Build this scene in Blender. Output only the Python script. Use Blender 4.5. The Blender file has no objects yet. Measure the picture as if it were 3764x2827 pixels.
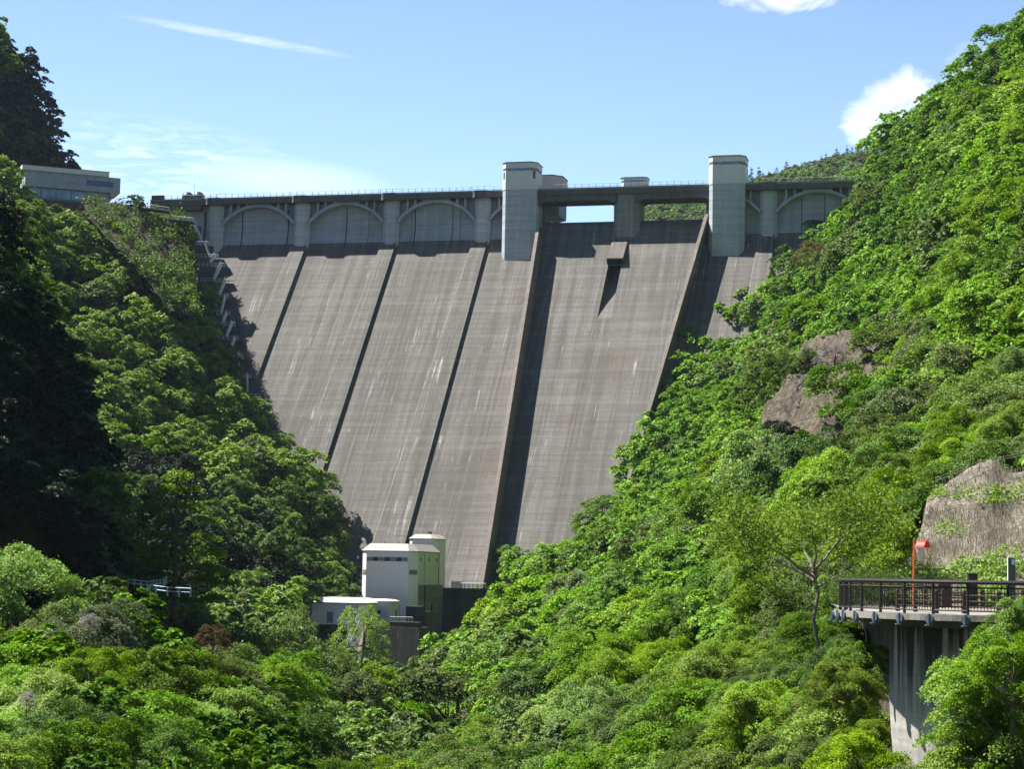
import bpy, math, random
import numpy as np
from mathutils import Vector, Matrix
R = math.radians
C = bpy.context.scene.collection
random.seed(7); RNG = np.random.default_rng(7)

# ------------------------------------------------------------------ camera
F, CX, CY = 7400.0, 1882.0, 1413.5           # focal length and centre in pixels of the 3764 px wide photograph
PITCH = math.atan(700 / F); ROLL = R(1.06)
cp, sp, cr, sr = math.cos(PITCH), math.sin(PITCH), math.cos(ROLL), math.sin(ROLL)
cam = bpy.data.cameras.new('camera'); co = bpy.data.objects.new('camera', cam); C.objects.link(co)
right = Vector((cr, -sp*sr, cp*sr)); up = Vector((-sr, -sp*cr, cp*cr)); fwd = Vector((0, cp, sp))
co.matrix_world = Matrix((right, up, -fwd)).transposed().to_4x4()
cam.sensor_width = 36; cam.lens = F/3764*36; cam.clip_start = 1; cam.clip_end = 20000
bpy.context.scene.camera = co

def ray(px, py):
    a = (px-CX)/F; b = -(py-CY)/F
    x = a*cr - b*sr; u = a*sr + b*cr
    return np.array([x, cp-u*sp, sp+u*cp])
def at(px, py, D):                            # the point at forward distance D metres seen at a photo pixel
    r = ray(px, py); return r*(D/r[1])
def proj(P):
    P = np.atleast_2d(P); d = P[:,1]*cp+P[:,2]*sp; u = -P[:,1]*sp+P[:,2]*cp; x = P[:,0]
    return np.stack([CX+F*(x*cr+u*sr)/d, CY-F*(-x*sr+u*cr)/d, d], 1)

# ------------------------------------------------------------------ sun, sky, exposure
SUN_DIR = Vector((9.98, -2.97, -15.6)).normalized()          # direction the light travels
tos = -SUN_DIR
elev = math.asin(tos.z); az = math.atan2(tos.x, tos.y)       # clockwise from +Y
sl = bpy.data.lights.new('sun', 'SUN'); sl.energy = 5.0; sl.angle = R(0.53); sl.color = (1, 0.95, 0.88)
so = bpy.data.objects.new('sun', sl); C.objects.link(so); so.rotation_euler = SUN_DIR.to_track_quat('-Z', 'Y').to_euler()
so.location = (0, 0, 400)
S = bpy.context.scene
S.view_settings.view_transform = 'Standard'; S.view_settings.look = 'None'; S.view_settings.exposure = 1.35; S.view_settings.gamma = 1
S.render.engine = 'CYCLES'
S.cycles.max_bounces = 6; S.cycles.diffuse_bounces = 1; S.cycles.glossy_bounces = 2; S.cycles.transmission_bounces = 2
S.cycles.transparent_max_bounces = 6; S.cycles.use_denoising = True
W = bpy.data.worlds.new('World'); S.world = W; W.use_nodes = True
wn, wl = W.node_tree.nodes, W.node_tree.links
wn.clear()
sky = wn.new('ShaderNodeTexSky'); sky.sky_type = 'NISHITA'; sky.sun_disc = False
sky.sun_elevation = elev; sky.sun_rotation = az; sky.air_density = 1.0; sky.dust_density = 0.3; sky.ozone_density = 3.0; sky.altitude = 400
bg = wn.new('ShaderNodeBackground'); bg.inputs[1].default_value = 0.079
out = wn.new('ShaderNodeOutputWorld'); wl.new(bg.outputs[0], out.inputs[0])
tc = wn.new('ShaderNodeTexCoord')
def wmath(op, a, b=None, c=None, clamp=False):
    n = wn.new('ShaderNodeMath'); n.operation = op; n.use_clamp = clamp
    for i, v in enumerate((a, b, c)):
        if v is None: continue
        if isinstance(v, (int, float)): n.inputs[i].default_value = v
        else: wl.new(v, n.inputs[i])
    return n.outputs[0]
sepd = wn.new('ShaderNodeSeparateXYZ'); wl.new(tc.outputs['Generated'], sepd.inputs[0])
azi = wmath('ARCTAN2', sepd.outputs[0], sepd.outputs[1])      # azimuth and elevation of the sky direction
ele = wmath('ARCSINE', sepd.outputs[2])
def dirn(px, py):
    r = ray(px, py); r = r/np.linalg.norm(r); return math.atan2(r[0], r[1]), math.asin(r[2])
def noise(scale, detail, rough, sx, sz, off=0.0, dist=0.0):
    cmb = wn.new('ShaderNodeCombineXYZ')
    wl.new(wmath('MULTIPLY', azi, sx), cmb.inputs[0]); wl.new(wmath('MULTIPLY', ele, sz), cmb.inputs[1]); cmb.inputs[2].default_value = off
    n = wn.new('ShaderNodeTexNoise'); n.inputs['Scale'].default_value = scale; n.inputs['Detail'].default_value = detail
    n.inputs['Roughness'].default_value = rough; n.inputs['Distortion'].default_value = dist
    wl.new(cmb.outputs[0], n.inputs['Vector']); return n.outputs[0]
def blob(px, py, wpx, hpx, ang=0.0, power=1.0):                # soft ellipse in sky directions, 1 at its centre
    a0, e0 = dirn(px, py); ca, sa = math.cos(ang), math.sin(ang)
    da = wmath('SUBTRACT', azi, a0); de = wmath('SUBTRACT', ele, e0)
    u = wmath('ADD', wmath('MULTIPLY', da, ca*F/wpx), wmath('MULTIPLY', de, sa*F/wpx))
    v = wmath('ADD', wmath('MULTIPLY', da, -sa*F/hpx), wmath('MULTIPLY', de, ca*F/hpx))
    d = wmath('ADD', wmath('MULTIPLY', u, u), wmath('MULTIPLY', v, v))
    return wmath('SUBTRACT', 1.0, d, clamp=True)
puffn = noise(40, 6, 0.6, 1, 1.2, 3.1, 0.6)
def puff(b, gain, thr):
    return wmath('MULTIPLY', wmath('SUBTRACT', wmath('ADD', b, wmath('MULTIPLY', puffn, 2.4)), thr+.55), wmath('MULTIPLY', wmath('MULTIPLY', b, 5.0, clamp=True), gain), clamp=True)
clouds = [puff(blob(3290, 375, 225, 150, 0.15), 1.5, 0.97), puff(blob(3180, 470, 120, 110), 1.6, 1.0),
          puff(blob(2860, -30, 260, 95), 1.5, 0.95), puff(blob(3560, 250, 190, 110, 0.6), .5, 1.15)]
fine = noise(9, 7, 0.62, 5, 26, 1.7, 0.8)
cir = wmath('MULTIPLY', wmath('SUBTRACT', fine, 0.42), 2.6, clamp=True)
veil = wmath('MULTIPLY', wmath('MULTIPLY', blob(650, 640, 700, 210, -0.12), cir), 0.75)
veil2 = wmath('MULTIPLY', blob(1050, 660, 420, 90, -0.05), 0.35)
trail = wmath('MULTIPLY', blob(860, 132, 480, 19, -0.118), wmath('ADD', wmath('MULTIPLY', fine, 1.3), -0.35))
tot = veil
for c in clouds + [veil2, trail]: tot = wmath('MAXIMUM', tot, c)
mix = wn.new('ShaderNodeMix'); mix.data_type = 'RGBA'
wl.new(wmath('MULTIPLY', tot, 0.92), mix.inputs[0]); wl.new(sky.outputs[0], mix.inputs[6]); mix.inputs[7].default_value = (6.6, 6.8, 7.2, 1)
hs = wn.new('ShaderNodeHueSaturation'); hs.inputs['Saturation'].default_value = 1.0; hs.inputs['Value'].default_value = 1.0
# added gain: sky brightened low ahead, dimmed behind and overhead to deepen shade
hf = wmath('MULTIPLY', wmath('ADD', sepd.outputs[1], 1.0), 0.5, clamp=True)
lowb = wmath('SUBTRACT', 1.0, wmath('MULTIPLY', sepd.outputs[2], 1.5), clamp=True)
gain = wmath('ADD', 0.48, wmath('MULTIPLY', wmath('MULTIPLY', wmath('POWER', hf, 4.0), lowb), 0.98))
gm_ = wn.new('ShaderNodeVectorMath'); gm_.operation = 'SCALE'; wl.new(mix.outputs[2], gm_.inputs[0]); wl.new(gain, gm_.inputs['Scale'])
wl.new(gm_.outputs[0], bg.inputs[0])

# ------------------------------------------------------------------ helpers
def tag(o, label=None, cat=None, group=None, kind=None):
    if label: o['label'] = label
    if cat: o['category'] = cat
    if group: o['group'] = group
    if kind: o['kind'] = kind
    return o
def empty(name, loc, rz=0.0, label=None, cat=None, group=None):
    o = bpy.data.objects.new(name, None); C.objects.link(o); o.location = tuple(loc); o.rotation_euler = (0, 0, rz); o.empty_display_size = 1
    return tag(o, label, cat, group)
def quads_mesh(name, V, n=4):
    """V: (faces, n, 3) array of separate polygons"""
    me = bpy.data.meshes.new(name); k = len(V)
    me.vertices.add(k*n); me.vertices.foreach_set('co', V.reshape(-1).astype(np.float32))
    me.loops.add(k*n); me.loops.foreach_set('vertex_index', np.arange(k*n, dtype=np.int32))
    me.polygons.add(k); me.polygons.foreach_set('loop_start', np.arange(0, k*n, n, dtype=np.int32))
    me.update(calc_edges=True); return me
class MB:
    def __init__(s): s.v = []; s.f = []
    def poly(s, pts): 
        b = len(s.v); s.v += [tuple(map(float, p)) for p in pts]; s.f.append(tuple(range(b, b+len(pts)))); return s
    def hexa(s, p):                           # 8 points: bottom ring then top ring
        b = len(s.v); s.v += [tuple(map(float, q)) for q in p]
        for f in ((3,2,1,0),(4,5,6,7),(0,1,5,4),(1,2,6,5),(2,3,7,6),(3,0,4,7)): s.f.append(tuple(b+i for i in f))
        return s
    def box(s, x0, x1, y0, y1, z0, z1):
        return s.hexa([(x0,y0,z0),(x1,y0,z0),(x1,y1,z0),(x0,y1,z0),(x0,y0,z1),(x1,y0,z1),(x1,y1,z1),(x0,y1,z1)])
    def prism(s, ring0, ring1):               # two rings of the same count, caps included
        n = len(ring0); b = len(s.v); s.v += [tuple(map(float, q)) for q in list(ring0)+list(ring1)]
        s.f.append(tuple(b+i for i in range(n-1, -1, -1))); s.f.append(tuple(b+n+i for i in range(n)))
        for i in range(n): j = (i+1) % n; s.f.append((b+i, b+j, b+n+j, b+n+i))
        return s
    def loft(s, rings, closed=True, caps=True):
        n = len(rings[0]); b = len(s.v)
        for r in rings: s.v += [tuple(map(float, q)) for q in r]
        for k in range(len(rings)-1):
            for i in range(n if closed else n-1):
                j = (i+1) % n; s.f.append((b+k*n+i, b+k*n+j, b+(k+1)*n+j, b+(k+1)*n+i))
        if caps and closed:
            s.f.append(tuple(b+i for i in range(n-1, -1, -1))); s.f.append(tuple(b+(len(rings)-1)*n+i for i in range(n)))
        return s
    def tube(s, pts, rad, n=6):
        pts = [Vector(p) for p in pts]; rings = []
        if not hasattr(rad, '__len__'): rad = [rad]*len(pts)
        for i, p in enumerate(pts):
            d = (pts[min(i+1, len(pts)-1)] - pts[max(i-1, 0)]).normalized()
            a = d.cross(Vector((0,0,1)) if abs(d.z) < .95 else Vector((1,0,0))).normalized(); b2 = d.cross(a)
            rings.append([p + (a*math.cos(t)+b2*math.sin(t))*rad[i] for t in [2*math.pi*k/n for k in range(n)]])
        return s.loft(rings)
    def build(s, name, mat, parent=None, bevel=0.0, smooth=False, fix=True):
        me = bpy.data.meshes.new(name); me.from_pydata(s.v, [], s.f)
        if fix:
            import bmesh
            bm = bmesh.new(); bm.from_mesh(me); bmesh.ops.recalc_face_normals(bm, faces=bm.faces); bm.to_mesh(me); bm.free()
        me.materials.append(mat); o = bpy.data.objects.new(name, me); C.objects.link(o)
        if parent: o.parent = parent
        if bevel:
            m = o.modifiers.new('bevel', 'BEVEL'); m.width = bevel; m.segments = 1; m.limit_method = 'ANGLE'
        if smooth: me.polygons.foreach_set('use_smooth', [True]*len(me.polygons))
        return o

# ------------------------------------------------------------------ materials
def new_mat(name):
    m = bpy.data.materials.new(name); m.use_nodes = True; nt = m.node_tree; nt.nodes.clear()
    o = nt.nodes.new('ShaderNodeOutputMaterial'); b = nt.nodes.new('ShaderNodeBsdfPrincipled'); nt.links.new(b.outputs[0], o.inputs[0])
    b.inputs['Specular IOR Level'].default_value = 0.3
    return m, nt, b
def nz(nt, vec, scale, detail=4, rough=.6, vscale=(1,1,1), dist=0):
    mp = nt.nodes.new('ShaderNodeMapping'); mp.inputs['Scale'].default_value = vscale; nt.links.new(vec, mp.inputs[0])
    n = nt.nodes.new('ShaderNodeTexNoise'); n.inputs['Scale'].default_value = scale; n.inputs['Detail'].default_value = detail
    n.inputs['Roughness'].default_value = rough; n.inputs['Distortion'].default_value = dist
    nt.links.new(mp.outputs[0], n.inputs['Vector']); return n.outputs[0]
def ramp(nt, fac, stops, interp='LINEAR'):
    r = nt.nodes.new('ShaderNodeValToRGB'); r.color_ramp.interpolation = interp
    while len(r.color_ramp.elements) < len(stops): r.color_ramp.elements.new(0.5)
    for e, (p, c) in zip(r.color_ramp.elements, stops):
        e.position = p; e.color = (*c, 1) if hasattr(c, '__len__') else (c, c, c, 1)
    nt.links.new(fac, r.inputs[0]); return r.outputs[0]
def mixc(nt, fac, a, b, mode='MIX'):
    m = nt.nodes.new('ShaderNodeMix'); m.data_type = 'RGBA'; m.blend_type = mode
    for i, v in ((0, fac), (6, a), (7, b)):
        if isinstance(v, (int, float)): m.inputs[i].default_value = v
        elif isinstance(v, tuple): m.inputs[i].default_value = (*v, 1)
        else: nt.links.new(v, m.inputs[i])
    return m.outputs[2]
def mth(nt, op, a, b=None, clamp=False):
    n = nt.nodes.new('ShaderNodeMath'); n.operation = op; n.use_clamp = clamp
    for i, v in enumerate((a, b)):
        if v is None: continue
        if isinstance(v, (int, float)): n.inputs[i].default_value = v
        else: nt.links.new(v, n.inputs[i])
    return n.outputs[0]
def objco(nt):
    t = nt.nodes.new('ShaderNodeTexCoord'); s = nt.nodes.new('ShaderNodeSeparateXYZ'); nt.links.new(t.outputs['Object'], s.inputs[0])
    return t.outputs['Object'], s.outputs

def concrete(name, base=(0.27,0.255,0.235), lift=1.5, streak=0.5, white=0.25, dark=0.4, slope=0.0, joint=0.35, brown=0.3, rust=False, vstr=0.06, sc=1.0, patch=1.0):
    """concrete with lift joints every `lift` metres, run-off streaks down the face, lime and moss staining"""
    m, nt, b = new_mat(name); v, xyz = objco(nt)
    big = nz(nt, v, .05*sc, 5, .65, (1,1,1)); med = nz(nt, v, .9*sc, 6, .7); grain = nz(nt, v, 4*sc, 5, .75)
    st = nz(nt, v, 1.0*sc, 6, .65, (1.2, vstr*.5, vstr*.5)); st2 = nz(nt, v, .35*sc, 4, .6, (1.0, vstr*.35, vstr*.35)); lay = nz(nt, v, 1.0*sc, 4, .6, (.05, .05, 1.6))
    col = mixc(nt, ramp(nt, big, [(.3,0.0),(.7,1.0)]), tuple(c*.86 for c in base), tuple(c*1.12 for c in base))
    col = mixc(nt, mth(nt, 'MULTIPLY', ramp(nt, nz(nt, v, .11*sc, 5, .6, (1,.6,.6), .4), [(.48,0.0),(.66,1.0)]), brown*patch), col, (base[0]*.80, base[1]*.68, base[2]*.62))
    col = mixc(nt, mth(nt, 'MULTIPLY', ramp(nt, st2, [(.42,1.0),(.62,0.0)]), dark*.7), col, tuple(c*.5 for c in base))
    col = mixc(nt, mth(nt, 'MULTIPLY', ramp(nt, st, [(.5,0.0),(.68,1.0)]), streak), col, tuple(min(.7, c*1.5) for c in base))
    # short lime runs
    w1 = nz(nt, v, 1.0*sc, 3, .5, (1.5, .05, .05), .3); w2 = nz(nt, v, .12*sc, 3, .6, (1,.8,.8))
    wm = mth(nt, 'MULTIPLY', ramp(nt, w1, [(.61,0.0),(.68,1.0)]), ramp(nt, w2, [(.5,0.0),(.62,1.0)]))
    col = mixc(nt, mth(nt, 'MULTIPLY', wm, white), col, (.62,.6,.55))
    # lift joints
    if joint > 0:
        z = xyz[2]; fr = mth(nt, 'FRACT', mth(nt, 'DIVIDE', z, lift)); jl = ramp(nt, fr, [(0.0,1.0),(.10,0.0),(.93,0.0),(1.0,1.0)])
        jn = ramp(nt, nz(nt, v, .25*sc, 4, .7, (1,.3,2.5)), [(.35,.1),(.65,1.0)])
        col = mixc(nt, mth(nt, 'MULTIPLY', mth(nt, 'MULTIPLY', jl, jn), joint), col, tuple(c*.42 for c in base))
        col = mixc(nt, mth(nt, 'MULTIPLY', ramp(nt, lay, [(.4,0.0),(.66,1.0)]), .5), col, tuple(c*.6 for c in base))
        col = mixc(nt, mth(nt, 'MULTIPLY', ramp(nt, nz(nt, v, 1.0*sc, 3, .6, (.03,.03,.5)), [(.5,0.0),(.7,1.0)]), .3), col, tuple(min(.7,c*1.35) for c in base))
    col = mixc(nt, .5, col, ramp(nt, mixc(nt, .5, med, grain), [(.3,.35),(.7,.68)]), 'OVERLAY')
    if rust:                                  # slab's shade painted over the column top, streaked with black algae
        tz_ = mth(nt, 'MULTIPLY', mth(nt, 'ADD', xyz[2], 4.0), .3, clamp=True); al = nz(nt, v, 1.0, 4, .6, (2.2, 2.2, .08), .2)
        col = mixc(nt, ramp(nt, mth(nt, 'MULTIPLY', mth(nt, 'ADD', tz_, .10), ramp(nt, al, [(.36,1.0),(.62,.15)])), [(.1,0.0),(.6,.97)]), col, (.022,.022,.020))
    nt.links.new(col, b.inputs['Base Color']); b.inputs['Roughness'].default_value = .9
    bp = nt.nodes.new('ShaderNodeBump'); bp.inputs['Strength'].default_value = .35; bp.inputs['Distance'].default_value = .08
    nt.links.new(med, bp.inputs['Height']); nt.links.new(bp.outputs[0], b.inputs['Normal'])
    return m
def plain(name, col, rough=.6, metal=0.0, var=.12, scale=1.5, spec=.3, bump=0.0, grime=0.0):
    m, nt, b = new_mat(name); v, xyz = objco(nt)
    n = nz(nt, v, scale, 5, .65); c = mixc(nt, ramp(nt, n, [(.3,0.0),(.7,1.0)]), tuple(x*(1-var) for x in col), tuple(min(1,x*(1+var)) for x in col))
    if grime:
        g = nz(nt, v, 1.0, 5, .7, (2.0,2.0,.12)); c = mixc(nt, mth(nt, 'MULTIPLY', ramp(nt, g, [(.48,0.0),(.7,1.0)]), grime), c, tuple(x*.45 for x in col))
    nt.links.new(c, b.inputs['Base Color']); b.inputs['Roughness'].default_value = rough; b.inputs['Metallic'].default_value = metal; b.inputs['Specular IOR Level'].default_value = spec
    if bump:
        bp = nt.nodes.new('ShaderNodeBump'); bp.inputs['Strength'].default_value = bump; nt.links.new(n, bp.inputs['Height']); nt.links.new(bp.outputs[0], b.inputs['Normal'])
    return m
def ribbed(name, col, step, axis=0):
    m, nt, b = new_mat(name); v, xyz = objco(nt)
    fr = mth(nt, 'FRACT', mth(nt, 'DIVIDE', xyz[axis], step)); l = ramp(nt, fr, [(0.0,.7),(.08,1.0),(.92,1.0),(1.0,.7)])
    c = mixc(nt, 1.0, ramp(nt, nz(nt, v, .8, 4), [(.3,tuple(x*.9 for x in col)),(.7,col)]), l, 'MULTIPLY')
    nt.links.new(c, b.inputs['Base Color']); b.inputs['Roughness'].default_value = .6; return m
def glass(name, col, rough=.12):
    m, nt, b = new_mat(name); v, xyz = objco(nt)
    c = mixc(nt, ramp(nt, nz(nt, v, .8, 3), [(.4,0.0),(.6,1.0)]), tuple(x*.6 for x in col), col)
    nt.links.new(c, b.inputs['Base Color']); b.inputs['Roughness'].default_value = rough; b.inputs['Specular IOR Level'].default_value = .8; return m
def leafmat(name, col, col2, trans=.26, spread=.025):
    m, nt, b = new_mat(name); nt.nodes.remove(b); o = nt.nodes['Material Output']
    oi = nt.nodes.new('ShaderNodeObjectInfo'); geo = nt.nodes.new('ShaderNodeNewGeometry'); t = nt.nodes.new('ShaderNodeTexCoord')
    n = nz(nt, t.outputs['Object'], .55, 3, .6)
    f = mth(nt, 'ADD', mth(nt, 'MULTIPLY', n, .7), mth(nt, 'MULTIPLY', geo.outputs['Random Per Island'], .35), clamp=True)
    c = mixc(nt, ramp(nt, f, [(.25,0.0),(.8,1.0)]), col, col2)
    h = nt.nodes.new('ShaderNodeHueSaturation'); nt.links.new(c, h.inputs['Color'])
    nt.links.new(mth(nt, 'ADD', mth(nt, 'MULTIPLY', oi.outputs['Random'], spread), .5-spread/2), h.inputs['Hue'])
    nt.links.new(mth(nt, 'ADD', mth(nt, 'MULTIPLY', mth(nt, 'FRACT', mth(nt, 'MULTIPLY', oi.outputs['Random'], 7.3)), .6), .72), h.inputs['Value'])
    nt.links.new(mth(nt, 'ADD', mth(nt, 'MULTIPLY', mth(nt, 'FRACT', mth(nt, 'MULTIPLY', oi.outputs['Random'], 17.9)), .3), .82), h.inputs['Saturation'])
    pb = nt.nodes.new('ShaderNodeBsdfPrincipled'); pb.inputs['Roughness'].default_value = .6; pb.inputs['Specular IOR Level'].default_value = .15; nt.links.new(h.outputs[0], pb.inputs['Base Color'])
    tr = nt.nodes.new('ShaderNodeBsdfTranslucent'); g2 = nt.nodes.new('ShaderNodeMix'); g2.data_type = 'RGBA'; g2.blend_type = 'MULTIPLY'; g2.inputs[0].default_value = 1
    nt.links.new(h.outputs[0], g2.inputs[6]); g2.inputs[7].default_value = (1.1,1.1,.6,1); nt.links.new(g2.outputs[2], tr.inputs[0])
    ms = nt.nodes.new('ShaderNodeMixShader'); ms.inputs[0].default_value = trans
    nt.links.new(pb.outputs[0], ms.inputs[1]); nt.links.new(tr.outputs[0], ms.inputs[2]); nt.links.new(ms.outputs[0], o.inputs[0])
    return m

M_face = concrete('dam_face_concrete', (.152,.146,.134), lift=1.5, streak=.6, white=.45, dark=1.0, joint=.95, brown=.75, vstr=.06)
M_wall = concrete('upper_wall_concrete', (.37,.41,.46), lift=2.2, streak=.25, white=.1, dark=.5, joint=.4, brown=.15, vstr=.1)
M_pier = concrete('pier_concrete', (.47,.50,.54), lift=2.0, streak=.25, white=.1, dark=.3, joint=.5, brown=.1, vstr=.1)
M_deck = concrete('deck_concrete', (.125,.125,.125), lift=30, streak=.3, white=.1, dark=.6, joint=0, brown=.4, vstr=.2)
M_strip = concrete('wall_top_concrete', (.20,.18,.16), lift=3, streak=.3, white=.3, dark=.4, joint=.3, brown=.6, vstr=.1)
M_base = concrete('stained_base_concrete', (.42,.39,.34), lift=5, streak=.3, white=.3, dark=1.0, joint=.25, brown=.6, vstr=.05, sc=1.6)
M_dark = concrete('wet_black_concrete', (.10,.095,.085), lift=5, streak=.5, white=.3, dark=1.0, joint=.2, brown=.5, vstr=.05, sc=1.8)
M_col = concrete('white_column_concrete', (.46,.44,.41), lift=1.7, streak=.5, white=.4, dark=1.35, joint=.15, brown=.35, vstr=.05, sc=4, rust=True)  # rust flag: column top blackened with painted deck shade and algae streaks
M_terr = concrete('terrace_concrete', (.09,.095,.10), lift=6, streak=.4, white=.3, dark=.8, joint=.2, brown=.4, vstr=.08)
M_jt = plain('joint_stain', (.05,.055,.06), .9)
M_white = plain('white_painted_panel', (.84,.79,.84), .55, var=.05, grime=.14)
M_whitew = plain('pale_paint', (.66,.66,.66), .6, var=.06, grime=.14)
M_roof = ribbed('pale_ribbed_metal_roof', (.42,.39,.36), .55)
M_roofw = plain('white_roof', (.78,.76,.74), .5, var=.05)
M_trim = plain('dark_roof_edge', (.08,.09,.09), .6)
M_rail = plain('grey_green_rail_paint', (.30,.36,.34), .5, var=.1)
M_railw = plain('white_rail_paint', (.62,.66,.70), .5)
M_win = glass('window_glass_blue', (.20,.33,.50)); M_wind = glass('dark_window_glass', (.04,.06,.05))
M_lou = plain('grey_louvre', (.22,.21,.19), .7)
M_dome = plain('dark_dome_metal', (.05,.07,.075), .35, metal=.3, spec=.5)
M_brown = plain('brown_painted_metal', (.030,.025,.023), .55, var=.2)
M_brownw = plain('brown_post', (.045,.03,.022), .7, var=.2, scale=6)
M_bluebr = plain('blue_grey_bracket', (.10,.14,.18), .5)
M_orange = plain('orange_paint', (.60,.12,.02), .5); M_red = plain('red_paint', (.6,.03,.02), .45); M_mirr = plain('mirror_back', (.45,.43,.40), .4)
M_black = plain('black_cabinet', (.012,.012,.012), .5); M_green = plain('dark_green_sign', (.035,.06,.04), .45); M_sblue = plain('light_blue_emblem', (.18,.38,.62), .5)
M_glz = plain('glazed_wall', (.10,.16,.24), .35)
M_vis = concrete('museum_concrete', (.36,.41,.48), lift=2.6, streak=.2, white=.1, dark=.25, joint=.25, brown=.1, vstr=.3)
M_bark = plain('bark', (.13,.105,.08), .9, var=.4, scale=8); M_barkp = plain('pale_bark', (.30,.26,.21), .9, var=.3, scale=8)
M_asph = plain('road_surface', (.23,.23,.22), .9, var=.15, scale=4)

# leaf kinds: (name, light, dark, word)
KINDS = {
 'mid':  (leafmat('leaf_fresh_green', (.095,.185,.012), (.205,.345,.026)), 'fresh green'),
 'lime': (leafmat('leaf_yellow_green', (.120,.22,.014), (.24,.39,.030)), 'bright yellow-green'),
 'deep': (leafmat('leaf_deep_green', (.048,.105,.011), (.115,.215,.022)), 'deep green'),
 'grey': (leafmat('leaf_grey_green', (.085,.13,.035), (.16,.22,.065)), 'pale grey-green'),
 'dark': (leafmat('leaf_black_green_shade', (.008,.018,.006), (.022,.042,.012), .12), 'shade-dark green'),  # near-black copy that paints shade into bank, cliff and undergrowth leaves
 'rust': (leafmat('leaf_rusty', (.09,.055,.02), (.15,.095,.035)), 'rusty brown'),
 'oliv': (leafmat('leaf_olive', (.055,.10,.012), (.11,.18,.025)), 'dull olive green'),
 'straw': (leafmat('dry_straw', (.28,.235,.155), (.42,.36,.25), .1, .02), 'straw'),
 'wist': (leafmat('flower_lilac', (.20,.17,.22), (.34,.31,.36)), 'pale lilac'),
}
def ground_mat(name, a, b_, c, scale=.2, strands=False, ss=1.0):
    m, nt, b = new_mat(name); v, xyz = objco(nt)
    n = nz(nt, v, scale, 8, .7); n2 = nz(nt, v, scale*6, 6, .75)
    col = mixc(nt, ramp(nt, n, [(.35,0.0),(.65,1.0)]), a, b_); col = mixc(nt, ramp(nt, n2, [(.45,0.0),(.7,1.0)]), col, c)
    if strands:
        s1 = nz(nt, v, 1.0, 5, .7, (5*ss,5*ss,.6*ss), .6); col = mixc(nt, ramp(nt, s1, [(.5,0.0),(.62,.85)]), col, tuple(min(1,x*1.6) for x in c))
        s2 = nz(nt, v, 1.0, 4, .7, (2.5*ss,2.5*ss,.4*ss), .4); col = mixc(nt, ramp(nt, s2, [(.3,.7),(.45,0.0)]), col, tuple(x*.35 for x in a))
    nt.links.new(col, b.inputs['Base Color']); b.inputs['Roughness'].default_value = .95
    bp = nt.nodes.new('ShaderNodeBump'); bp.inputs['Strength'].default_value = .8; bp.inputs['Distance'].default_value = .6
    nt.links.new(n2, bp.inputs['Height']); nt.links.new(bp.outputs[0], b.inputs['Normal']); return m
M_soil = ground_mat('forest_soil', (.020,.022,.010), (.035,.035,.018), (.05,.055,.02))
M_rock = ground_mat('weathered_rock', (.040,.032,.022), (.075,.061,.043), (.105,.089,.066), .12, True, .35)
M_net = ground_mat('netted_slope', (.20,.18,.155), (.26,.235,.195), (.31,.27,.205), .5, True)
M_scrub = ground_mat('dry_scrub', (.035,.035,.015), (.075,.06,.035), (.055,.07,.02), .5)
# ------------------------------------------------------------------ THE DAM (local frame: x along the crest, -y downstream, z up from crest road)
YAW = R(13.8); MS = 0.85; ZP = -14.65
O = at(1812, 699, 560)
NH = math.sqrt(1+MS*MS); T_RIB = -0.8; T_BAY = T_RIB - .92*NH
def tf(z, t0=T_RIB): return t0 + MS*(ZP-z)
def L(s, t, z): return (s, -t, z)
def dam_world(s, t, z):
    a = np.array([math.cos(YAW), -math.sin(YAW), 0]); n = np.array([-math.sin(YAW), -math.cos(YAW), 0]); return O + a*s + n*t + np.array([0,0,z])
dam = empty('dam', O, -YAW, 'tall grey concrete gravity dam with arched crest road filling the valley', 'dam')
ZB = -118.0
def profile(t0, top=-1.6, tw=-3.4):
    """bay profile: vertical upper wall that flares into the slope"""
    zk = ZP - (tw-t0)/MS                      # where slope meets the wall plane
    pts = [(tw, top)]
    a, b = (tw, zk+4.5), (tf(zk-3.2, t0), zk-3.2); c = (tw, zk)
    for i in range(9):
        u = i/8; pts.append(((1-u)**2*a[0]+2*u*(1-u)*c[0]+u*u*b[0], (1-u)**2*a[1]+2*u*(1-u)*c[1]+u*u*b[1]))
    for k in range(1, 13): z = b[1] + (ZB-b[1])*k/12; pts.append((tf(z, t0), z))
    return pts
def body(s0, s1, prof):
    m = MB(); ring = [(-9.5, prof[0][1])] + prof + [(-9.5, ZB)]
    return m.prism([L(s0, *q) for q in ring], [L(s1, *q) for q in ring])
SPL, SPR = 13.0, 61.5
m = body(-140, SPL+1.5, profile(T_BAY)); m.build('downstream_face', M_face, dam)
m = body(SPR-1.5, 135, profile(T_BAY)); m.build('downstream_face', M_face, dam)
# upper bay walls carry paler concrete: thin facing panels 3 cm proud, between the piers
PIERS = [-84.0, -57.4, -30.4, -3.4, 77.4, 104.2]
pr = profile(T_BAY)
def facing(s0, s1):
    q = [(t+.03, z) for t, z in pr[:7]]; mm = MB()
    mm.prism([L(s0, *p) for p in [(-3.9, q[0][1])]+q+[(-3.9, q[-1][1])]], [L(s1, *p) for p in [(-3.9, q[0][1])]+q+[(-3.9, q[-1][1])]])
    mm.build('bay_wall', M_wall, dam)
for s0, s1 in ((-104, -86.4), (-81.6, -59.8), (-55.0, -32.8), (-28.0, -5.8), (-1.0, 8), (64, 75.0), (79.8, 101.8), (106.6, 130)): facing(s0, s1)
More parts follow.
